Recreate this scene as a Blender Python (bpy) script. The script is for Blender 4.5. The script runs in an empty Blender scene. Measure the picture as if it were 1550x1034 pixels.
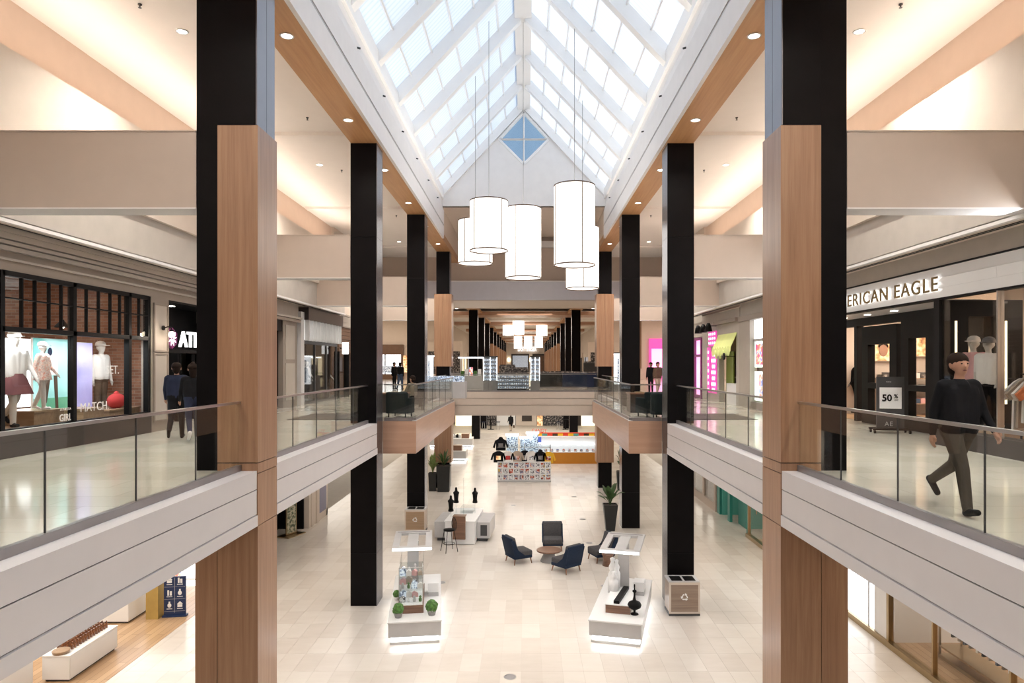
import bpy, bmesh, math, random
import numpy as np
from mathutils import Vector, Matrix, Euler
random.seed(7)
R = math.radians
PI = math.pi
SC = bpy.context.scene
COL = SC.collection

# ---------------------------------------------------------------- camera
F = 1033.0            # focal length in pixels of the 1550 x 1034 frame (24 mm shift lens)
VX, VY = 796.0, 552.0 # where the depth lines meet
CX, ZE = 0.1, 6.65    # camera x and eye height over the lower floor
cam = bpy.data.objects.new('camera', bpy.data.cameras.new('camera')); COL.objects.link(cam)
cam.data.sensor_width = 36; cam.data.lens = 36 * F / 1550
cam.data.shift_x = -(VX - 775) / 1550; cam.data.shift_y = (VY - 517) / 1550
cam.location = (CX, 0, ZE); cam.rotation_euler = (R(90), 0, 0)
cam.data.clip_end = 400
SC.camera = cam

# ---------------------------------------------------------------- sky, sun, exposure
SC.view_settings.view_transform = 'Standard'; SC.view_settings.look = 'None'
SC.view_settings.gamma = 1; SC.view_settings.use_curve_mapping = False
SC.view_settings.exposure = 0.2
W = bpy.data.worlds.new('sky'); SC.world = W; W.use_nodes = True
bg = W.node_tree.nodes['Background']; bg.inputs[0].default_value = (0.30, 0.46, 0.72, 1); bg.inputs[1].default_value = 0.8
def lamp(name, kind, loc, energy, color=(1, 1, 1), rot=(0, 0, 0), **kw):
    l = bpy.data.lights.new(name, kind); l.energy = energy; l.color = color
    for k, v in kw.items(): setattr(l, k, v)
    o = bpy.data.objects.new(name, l); o.location = loc; o.rotation_euler = rot; COL.objects.link(o); return o
lamp('sun', 'SUN', (0, 0, 40), 5.0, (1, .96, .9), (R(14), R(9), 0), angle=R(3))
WARM = (1, .84, .70); NEUT = (1, .93, .84); COOL = (.93, .97, 1)
def area(name, loc, sx, sy, e, c=NEUT, rot=(0, 0, 0)):
    return lamp(name, 'AREA', loc, e, c, rot, shape='RECTANGLE', size=sx, size_y=sy)
for s in (-1, 1):
    area('cove_light', ((-8.56 if s < 0 else 8.11), 10, 11.76), .14, 42, 520, WARM, (0, R(180 - s * 48), 0))
    area('skylight_uplight', (s * 3.7, 11, 14.25), .12, 42, 115, NEUT, (0, R(180 - s * 35), 0))
    area('lower_mall_light', (s * 6.5, 14, 4.2), 2.6, 50, 380, NEUT)
    area('wing_light', (s * 17, 58, 11.6), 10, 28, 1600, WARM)
    area('wing_lower_light', (s * 17, 58, 4.1), 10, 28, 1500, NEUT)
area('hall_light', (0, 105, 11.3), 5, 95, 3200, WARM)
area('hall_lower_light', (0, 60, 4.1), 12, 24, 1300, NEUT)
area('bridge_light', (0, 44, 10.4), 7, 4, 160, WARM)
area('bridge_under_light', (0, 43.8, 3.5), 8, 5, 160, NEUT)

# ---------------------------------------------------------------- helpers
def X(px, d): return CX + (px - VX) * d / F
def Z(py, d): return ZE - (py - VY) * d / F
def DW(xw, px): return (xw - CX) * F / (px - VX)          # depth where the wall x = xw shows at px
def DF(py, z=0.0): return (ZE - z) * F / (py - VY)        # depth of a floor point
ZU = 5.03                                                  # upper floor

class MB:
    def __init__(s): s.v = []; s.f = []; s.sm = []
    def add(s, vs, fs, smooth=False, M=None):
        o = len(s.v)
        s.v += [tuple(M @ Vector(p)) if M else tuple(p) for p in vs]
        s.f += [tuple(i + o for i in f) for f in fs]; s.sm += [smooth] * len(fs); return s
    def box(s, x0, x1, y0, y1, z0, z1, M=None):
        if x0 > x1: x0, x1 = x1, x0
        if y0 > y1: y0, y1 = y1, y0
        if z0 > z1: z0, z1 = z1, z0
        v = [(x0, y0, z0), (x1, y0, z0), (x1, y1, z0), (x0, y1, z0), (x0, y0, z1), (x1, y0, z1), (x1, y1, z1), (x0, y1, z1)]
        return s.add(v, [(0, 3, 2, 1), (4, 5, 6, 7), (0, 1, 5, 4), (1, 2, 6, 5), (2, 3, 7, 6), (3, 0, 4, 7)], False, M)
    def prism(s, pts, a, b, axis='y', M=None):             # outline extruded from a to b along axis
        n = len(pts)
        def p(u, w, t): return (u, t, w) if axis == 'y' else ((t, u, w) if axis == 'x' else (u, w, t))
        v = [p(u, w, a) for u, w in pts] + [p(u, w, b) for u, w in pts]
        ar = sum(pts[i][0] * pts[(i + 1) % n][1] - pts[(i + 1) % n][0] * pts[i][1] for i in range(n))
        if (ar < 0) ^ (axis == 'y') ^ (a > b): idx = list(range(n))[::-1]
        else: idx = list(range(n))
        f = [tuple(idx[::-1]), tuple(i + n for i in idx)]
        for k in range(n):
            i, j = idx[k], idx[(k + 1) % n]; f.append((i, j, j + n, i + n))
        return s.add(v, f, False, M)
    def lathe(s, prof, n=20, c=(0, 0, 0), M=None, smooth=True, cap=True):   # profile of (r, z)
        v = []; f = []; m = len(prof)
        for r, z in prof:
            for k in range(n):
                a = 2 * PI * k / n; v.append((c[0] + r * math.cos(a), c[1] + r * math.sin(a), c[2] + z))
        for i in range(m - 1):
            for k in range(n):
                j = (k + 1) % n; f.append((i * n + k, i * n + j, (i + 1) * n + j, (i + 1) * n + k))
        s.add(v, f, smooth, M)
        if cap:
            o = len(s.v) - len(v)
            s.f += [tuple(o + k for k in range(n))[::-1], tuple(o + (m - 1) * n + k for k in range(n))]; s.sm += [False, False]
        return s
    def rod(s, p0, p1, r0, r1=None, n=10, smooth=True):
        r1 = r0 if r1 is None else r1
        p0, p1 = Vector(p0), Vector(p1); d = p1 - p0
        q = d.to_track_quat('Z', 'Y').to_matrix().to_4x4(); M = Matrix.Translation(p0) @ q
        return s.lathe([(r0, 0), (r1, d.length)], n, M=M, smooth=smooth)
    def tube(s, pts, r, n=8):
        pts = [Vector(p) for p in pts]; rs = r if isinstance(r, (list, tuple)) else [r] * len(pts)
        v = []; f = []; m = len(pts); up = Vector((0.13, .31, 1)).normalized()
        for i, p in enumerate(pts):
            t = (pts[min(i + 1, m - 1)] - pts[max(i - 1, 0)]).normalized()
            a = t.cross(up)
            if a.length < .05: a = t.cross(Vector((1, 0, 0)))
            a.normalize(); b = t.cross(a).normalized()
            for k in range(n):
                g = 2 * PI * k / n; v.append(tuple(p + rs[i] * (a * math.cos(g) + b * math.sin(g))))
        for i in range(m - 1):
            for k in range(n):
                j = (k + 1) % n; f.append((i * n + k, (i + 1) * n + k, (i + 1) * n + j, i * n + j))
        f += [tuple(range(n)), tuple((m - 1) * n + k for k in range(n))[::-1]]
        return s.add(v, f, True)
    def ball(s, c, rx, ry=None, rz=None, n=14, m=8, M=None):
        ry = rx if ry is None else ry; rz = rx if rz is None else rz
        v = [(c[0], c[1], c[2] - rz)]; f = []
        for i in range(1, m):
            t = -PI / 2 + PI * i / m
            for k in range(n):
                a = 2 * PI * k / n
                v.append((c[0] + rx * math.cos(t) * math.cos(a), c[1] + ry * math.cos(t) * math.sin(a), c[2] + rz * math.sin(t)))
        v.append((c[0], c[1], c[2] + rz)); e = len(v) - 1
        for k in range(n): f.append((0, 1 + (k + 1) % n, 1 + k))
        for i in range(m - 2):
            for k in range(n):
                j = (k + 1) % n; f.append((1 + i * n + k, 1 + i * n + j, 1 + (i + 1) * n + j, 1 + (i + 1) * n + k))
        for k in range(n): f.append((e, 1 + (m - 2) * n + k, 1 + (m - 2) * n + (k + 1) % n))
        return s.add(v, f, True, M)
    def rbox(s, x0, x1, y0, y1, z0, z1, r=.03, seg=2, M=None):
        bm = bmesh.new(); bmesh.ops.create_cube(bm, size=1)
        for v in bm.verts: v.co = Vector(((x0 + x1) / 2 + v.co.x * abs(x1 - x0), (y0 + y1) / 2 + v.co.y * abs(y1 - y0), (z0 + z1) / 2 + v.co.z * abs(z1 - z0)))
        bmesh.ops.bevel(bm, geom=bm.edges[:], offset=r, segments=seg, affect='EDGES', profile=.5)
        bm.verts.index_update()
        s.add([v.co[:] for v in bm.verts], [[v.index for v in f.verts] for f in bm.faces], True, M); bm.free(); return s
    def mesh(s, name):
        me = bpy.data.meshes.new(name); me.from_pydata(s.v, [], s.f); me.polygons.foreach_set('use_smooth', s.sm); me.update(); return me
    def build(s, name, mat, parent=None, label=None):
        return mk(name, s.mesh(name), mat, parent, label)
def mk(name, me, mat, parent=None, label=None):
    if mat is not None and not me.materials: me.materials.append(MAT(mat) if isinstance(mat, str) else mat)
    o = bpy.data.objects.new(name, me); COL.objects.link(o)
    if parent: o.parent = parent
    if label: o['label'] = label
    return o
def B(x0, x1, y0, y1, z0, z1): return MB().box(x0, x1, y0, y1, z0, z1)
def tag(o, label=None, cat=None, group=None, kind=None):
    if label: o['label'] = label
    if cat: o['category'] = cat
    if group: o['group'] = group
    if kind: o['kind'] = kind
    return o
def thing(name, label, cat, loc=(0, 0, 0), rz=0, group=None):
    o = bpy.data.objects.new(name, None); COL.objects.link(o); o.location = loc; o.rotation_euler = (0, 0, rz)
    o.empty_display_size = .2
    return tag(o, label, cat, group)
def struct(mb, name, mat, label, cat='wall'):
    return tag(mb.build(name, mat), label, cat, None, 'structure')
def dup(o, parent=None):
    c = o.copy(); COL.objects.link(c)
    if parent: c.parent = parent
    for ch in list(o.children): dup(ch, c)
    return c
def text_mesh(txt, size, depth=.01, spacing=1.0, align='LEFT', bold=0.0):
    cu = bpy.data.curves.new('lettering', 'FONT'); cu.body = txt; cu.size = size; cu.extrude = depth / 2
    cu.space_character = spacing; cu.align_x = align; cu.offset = bold; cu.resolution_u = 3
    o = bpy.data.objects.new('lettering', cu); COL.objects.link(o)
    me = bpy.data.meshes.new_from_object(o.evaluated_get(bpy.context.evaluated_depsgraph_get()))
    bpy.data.objects.remove(o); bpy.data.curves.remove(cu); me.materials.clear(); return me
def text(txt, size, mat, loc, face, parent=None, name='lettering', depth=.01, spacing=1.0, align='LEFT', fit=None, bold=0.0):
    """flat lettering; face: 'front' reads from -y, 'left' wall reads from +x, 'right' wall reads from -x"""
    me = text_mesh(txt, size, depth, spacing, align, bold)
    if fit:
        xs = [v.co.x for v in me.vertices]; k = fit / (max(xs) - min(xs)); x0 = min(xs)
        for v in me.vertices: v.co.x = (v.co.x - x0) * k
    o = mk(name, me, mat, parent)
    o.location = loc
    o.rotation_euler = {'front': (R(90), 0, 0), 'left': (R(90), 0, R(90)), 'right': (R(90), 0, R(-90)), 'up': (0, 0, 0)}[face]
    return o
def letters(txt, size, mat, loc, face, parent, name='letter', depth=.01, spacing=1.0, fit=None, bold=0.0):
    """lettering with every character a part of its own"""
    o = text(txt, size, mat, loc, face, parent, name, depth, spacing, fit=fit, bold=bold); me = o.data
    bm = bmesh.new(); bm.from_mesh(me); bm.verts.ensure_lookup_table(); seen = set(); isl = []
    for v in bm.verts:
        if v.index in seen: continue
        st = [v]; seen.add(v.index); g = []
        while st:
            q = st.pop(); g.append(q)
            for e in q.link_edges:
                w = e.other_vert(q)
                if w.index not in seen: seen.add(w.index); st.append(w)
        isl.append(g)
    first = True
    for g in isl:
        ix = {v.index: i for i, v in enumerate(g)}
        fs = [[ix[v.index] for v in f.verts] for f in bm.faces if f.verts[0].index in ix]
        nm = bpy.data.meshes.new(name); nm.from_pydata([v.co[:] for v in g], [], fs); nm.update()
        p = mk(name, nm, mat, parent); p.location = o.location; p.rotation_euler = o.rotation_euler
    bm.free(); bpy.data.objects.remove(o)
ORD = ['first', 'second', 'third', 'fourth', 'fifth', 'sixth', 'seventh', 'eighth', 'ninth', 'tenth', 'eleventh', 'twelfth']
def side(s): return 'left' if s < 0 else 'right'

# ---------------------------------------------------------------- materials
_M = {}
def nodes(name):
    m = bpy.data.materials.new(name); m.use_nodes = True; nt = m.node_tree
    return m, nt, nt.nodes['Principled BSDF']
def N(nt, t, **kw):
    n = nt.nodes.new(t)
    for k, v in kw.items():
        if k in n.inputs.keys(): n.inputs[k].default_value = v
        else: setattr(n, k, v)
    return n
def ramp(nt, fac, stops):
    r = nt.nodes.new('ShaderNodeValToRGB'); el = r.color_ramp.elements
    while len(el) < len(stops): el.new(.5)
    for e, (p, c) in zip(el, stops): e.position = p; e.color = (*c, 1)
    nt.links.new(fac, r.inputs[0]); return r.outputs[0]
def coords(nt, scale, kind='Object'):
    tc = nt.nodes.new('ShaderNodeTexCoord'); mp = nt.nodes.new('ShaderNodeMapping'); mp.inputs['Scale'].default_value = scale
    nt.links.new(tc.outputs[kind], mp.inputs[0]); return mp.outputs[0]
def plain(name, c, rough=.5, metal=0, spec=.5, var=.04, emit=0, ecol=None, coat=0, ior=None, vscale=3):
    m, nt, p = nodes(name)
    nz = N(nt, 'ShaderNodeTexNoise', Scale=vscale, Detail=3.0); nt.links.new(coords(nt, (1, 1, 1)), nz.inputs['Vector'])
    lo = tuple(max(0, v * (1 - var)) for v in c); hi = tuple(min(1, v * (1 + var)) for v in c)
    nt.links.new(ramp(nt, nz.outputs[0], [(.3, lo), (.7, hi)]), p.inputs['Base Color'])
    p.inputs['Roughness'].default_value = rough; p.inputs['Metallic'].default_value = metal; p.inputs['Specular IOR Level'].default_value = spec
    if coat: p.inputs['Coat Weight'].default_value = coat; p.inputs['Coat Roughness'].default_value = .15
    if ior: p.inputs['IOR'].default_value = ior
    if emit:
        p.inputs['Emission Color'].default_value = (*(ecol or c), 1); p.inputs['Emission Strength'].default_value = emit
    return m
def wood(name, c1, c2, c3, axis='z', rough=.35, coat=.3, k=1.0):
    m, nt, p = nodes(name)
    sc = {'z': (14, 14, .55), 'x': (.55, 14, 14), 'y': (14, .55, 14)}[axis]
    cs = coords(nt, tuple(v * k for v in sc))
    oi = nt.nodes.new('ShaderNodeObjectInfo'); ad = N(nt, 'ShaderNodeVectorMath', operation='ADD')
    ml = N(nt, 'ShaderNodeMath', operation='MULTIPLY'); ml.inputs[1].default_value = 37.0
    nt.links.new(oi.outputs['Random'], ml.inputs[0]); nt.links.new(cs, ad.inputs[0]); nt.links.new(ml.outputs[0], ad.inputs[1])
    nz = N(nt, 'ShaderNodeTexNoise', Scale=1.0, Detail=6.0, Roughness=.62, Distortion=.3); nt.links.new(ad.outputs[0], nz.inputs['Vector'])
    nt.links.new(ramp(nt, nz.outputs[0], [(.28, c1), (.5, c2), (.72, c3)]), p.inputs['Base Color'])
    p.inputs['Roughness'].default_value = rough; p.inputs['Coat Weight'].default_value = coat; p.inputs['Coat Roughness'].default_value = .25
    return m
def tiles(name, c1, c2, c3, rough=.2):
    m, nt, p = nodes(name)
    oi = nt.nodes.new('ShaderNodeObjectInfo'); ge = nt.nodes.new('ShaderNodeNewGeometry')
    a = N(nt, 'ShaderNodeMath', operation='ADD'); nt.links.new(oi.outputs['Random'], a.inputs[0]); nt.links.new(ge.outputs['Random Per Island'], a.inputs[1])
    fr = N(nt, 'ShaderNodeMath', operation='FRACT'); nt.links.new(a.outputs[0], fr.inputs[0])
    tc = nt.nodes.new('ShaderNodeNewGeometry')
    mp = nt.nodes.new('ShaderNodeMapping'); mp.inputs['Scale'].default_value = (1.1, 3.2, 1); nt.links.new(tc.outputs['Position'], mp.inputs[0])
    nz = N(nt, 'ShaderNodeTexNoise', Scale=1.3, Detail=5.0, Roughness=.6); nt.links.new(mp.outputs[0], nz.inputs['Vector'])
    mx = N(nt, 'ShaderNodeMath', operation='MULTIPLY_ADD'); nt.links.new(nz.outputs[0], mx.inputs[0]); mx.inputs[1].default_value = .55
    sc = N(nt, 'ShaderNodeMath', operation='MULTIPLY'); nt.links.new(fr.outputs[0], sc.inputs[0]); sc.inputs[1].default_value = .5
    nt.links.new(sc.outputs[0], mx.inputs[2])
    nt.links.new(ramp(nt, mx.outputs[0], [(.12, c1), (.45, c2), (.8, c3)]), p.inputs['Base Color'])
    p.inputs['Roughness'].default_value = rough; p.inputs['Specular IOR Level'].default_value = .5
    return m
def brick(name, c1, c2, mortar, scale=1.0, w=.5, h=.25, ms=.02, rough=.5, axis=None, offset=.5):
    m, nt, p = nodes(name)
    tc = nt.nodes.new('ShaderNodeTexCoord'); mp = nt.nodes.new('ShaderNodeCombineXYZ'); sx = nt.nodes.new('ShaderNodeSeparateXYZ')
    nt.links.new(tc.outputs['Object'], sx.inputs[0])
    for i, k in enumerate({None: (0, 1), 'yz': (1, 2), 'xz': (0, 2), 'yx': (1, 0)}[axis]): nt.links.new(sx.outputs[k], mp.inputs[i])
    if axis == 'yz':
        ad = N(nt, 'ShaderNodeMath', operation='ADD'); nt.links.new(sx.outputs[0], ad.inputs[0]); nt.links.new(sx.outputs[1], ad.inputs[1]); nt.links.new(ad.outputs[0], mp.inputs[0])
    b = N(nt, 'ShaderNodeTexBrick', Scale=scale); b.offset = offset
    b.inputs['Color1'].default_value = (*c1, 1); b.inputs['Color2'].default_value = (*c2, 1); b.inputs['Mortar'].default_value = (*mortar, 1)
    b.inputs['Brick Width'].default_value = w; b.inputs['Row Height'].default_value = h; b.inputs['Mortar Size'].default_value = ms
    nt.links.new(mp.outputs[0], b.inputs['Vector']); nt.links.new(b.outputs[0], p.inputs['Base Color']); p.inputs['Roughness'].default_value = rough
    return m
def emis(name, c, s):
    m, nt, p = nodes(name); p.inputs['Base Color'].default_value = (*[min(.8, v) for v in c], 1)
    nz = N(nt, 'ShaderNodeTexNoise', Scale=1.5); r = ramp(nt, nz.outputs[0], [(.3, tuple(v * .97 for v in c)), (.7, c)])
    nt.links.new(r, p.inputs['Emission Color']); p.inputs['Emission Strength'].default_value = s; p.inputs['Roughness'].default_value = .6
    return m
def glass(name, tint=(.93, .96, .94), refl=1.45):
    m, nt, p = nodes(name); nt.nodes.remove(p); out = nt.nodes['Material Output']
    tr = N(nt, 'ShaderNodeBsdfTransparent'); tr.inputs[0].default_value = (*tint, 1)
    gl = N(nt, 'ShaderNodeBsdfGlossy'); gl.inputs['Roughness'].default_value = .02
    ge = nt.nodes.new('ShaderNodeNewGeometry'); dt = N(nt, 'ShaderNodeVectorMath', operation='DOT_PRODUCT')
    nt.links.new(ge.outputs['Normal'], dt.inputs[0]); nt.links.new(ge.outputs['Incoming'], dt.inputs[1])
    ab = N(nt, 'ShaderNodeMath', operation='ABSOLUTE'); nt.links.new(dt.outputs['Value'], ab.inputs[0])
    su = N(nt, 'ShaderNodeMath', operation='SUBTRACT'); su.inputs[0].default_value = 1.0; nt.links.new(ab.outputs[0], su.inputs[1])
    pw = N(nt, 'ShaderNodeMath', operation='POWER'); nt.links.new(su.outputs[0], pw.inputs[0]); pw.inputs[1].default_value = 5.0
    fr = N(nt, 'ShaderNodeMath', operation='MULTIPLY_ADD'); nt.links.new(pw.outputs[0], fr.inputs[0]); fr.inputs[1].default_value = .55; fr.inputs[2].default_value = .035
    mx = nt.nodes.new('ShaderNodeMixShader'); nt.links.new(fr.outputs[0], mx.inputs[0]); nt.links.new(tr.outputs[0], mx.inputs[1]); nt.links.new(gl.outputs[0], mx.inputs[2])
    nt.links.new(mx.outputs[0], out.inputs[0]); return m
def skypane(name):
    m, nt, p = nodes(name); nt.nodes.remove(p); out = nt.nodes['Material Output']
    ge = nt.nodes.new('ShaderNodeNewGeometry'); mp = nt.nodes.new('ShaderNodeMapping'); nt.links.new(ge.outputs['Position'], mp.inputs[0])
    mp.inputs['Scale'].default_value = (0, 1, 0)
    wv = N(nt, 'ShaderNodeTexWave', Scale=1.6, Distortion=1.2); wv.wave_type = 'BANDS'; wv.bands_direction = 'Y'; nt.links.new(mp.outputs[0], wv.inputs['Vector'])
    c = ramp(nt, wv.outputs[0], [(.0, (.80, .86, .92)), (.35, (.90, .93, .96)), (1, (.93, .95, .97))])
    tl = N(nt, 'ShaderNodeBsdfTranslucent'); nt.links.new(c, tl.inputs[0])
    df = N(nt, 'ShaderNodeBsdfDiffuse'); df.inputs[0].default_value = (.8, .84, .88, 1)
    mx = nt.nodes.new('ShaderNodeMixShader'); mx.inputs[0].default_value = .25
    nt.links.new(tl.outputs[0], mx.inputs[1]); nt.links.new(df.outputs[0], mx.inputs[2]); nt.links.new(mx.outputs[0], out.inputs[0]); return m
def print_mat(name, stops, scale=4.0, emit=0.0, seed=0.0, rnd=True):
    """blotchy printed picture (posters, screens, merchandise), hue picked per object"""
    m, nt, p = nodes(name)
    cs = coords(nt, (scale, scale, scale)); oi = nt.nodes.new('ShaderNodeObjectInfo')
    ml = N(nt, 'ShaderNodeMath', operation='MULTIPLY'); ml.inputs[1].default_value = 60.0; nt.links.new(oi.outputs['Random'], ml.inputs[0])
    ad = N(nt, 'ShaderNodeVectorMath', operation='ADD'); nt.links.new(cs, ad.inputs[0])
    if rnd: nt.links.new(ml.outputs[0], ad.inputs[1])
    nz = N(nt, 'ShaderNodeTexNoise', Scale=1.0, Detail=2.0); nt.links.new(ad.outputs[0], nz.inputs['Vector'])
    c = ramp(nt, nz.outputs[0], stops)
    nt.links.new(c, p.inputs['Base Color']); p.inputs['Roughness'].default_value = .4
    if emit: nt.links.new(c, p.inputs['Emission Color']); p.inputs['Emission Strength'].default_value = emit
    return m
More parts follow.
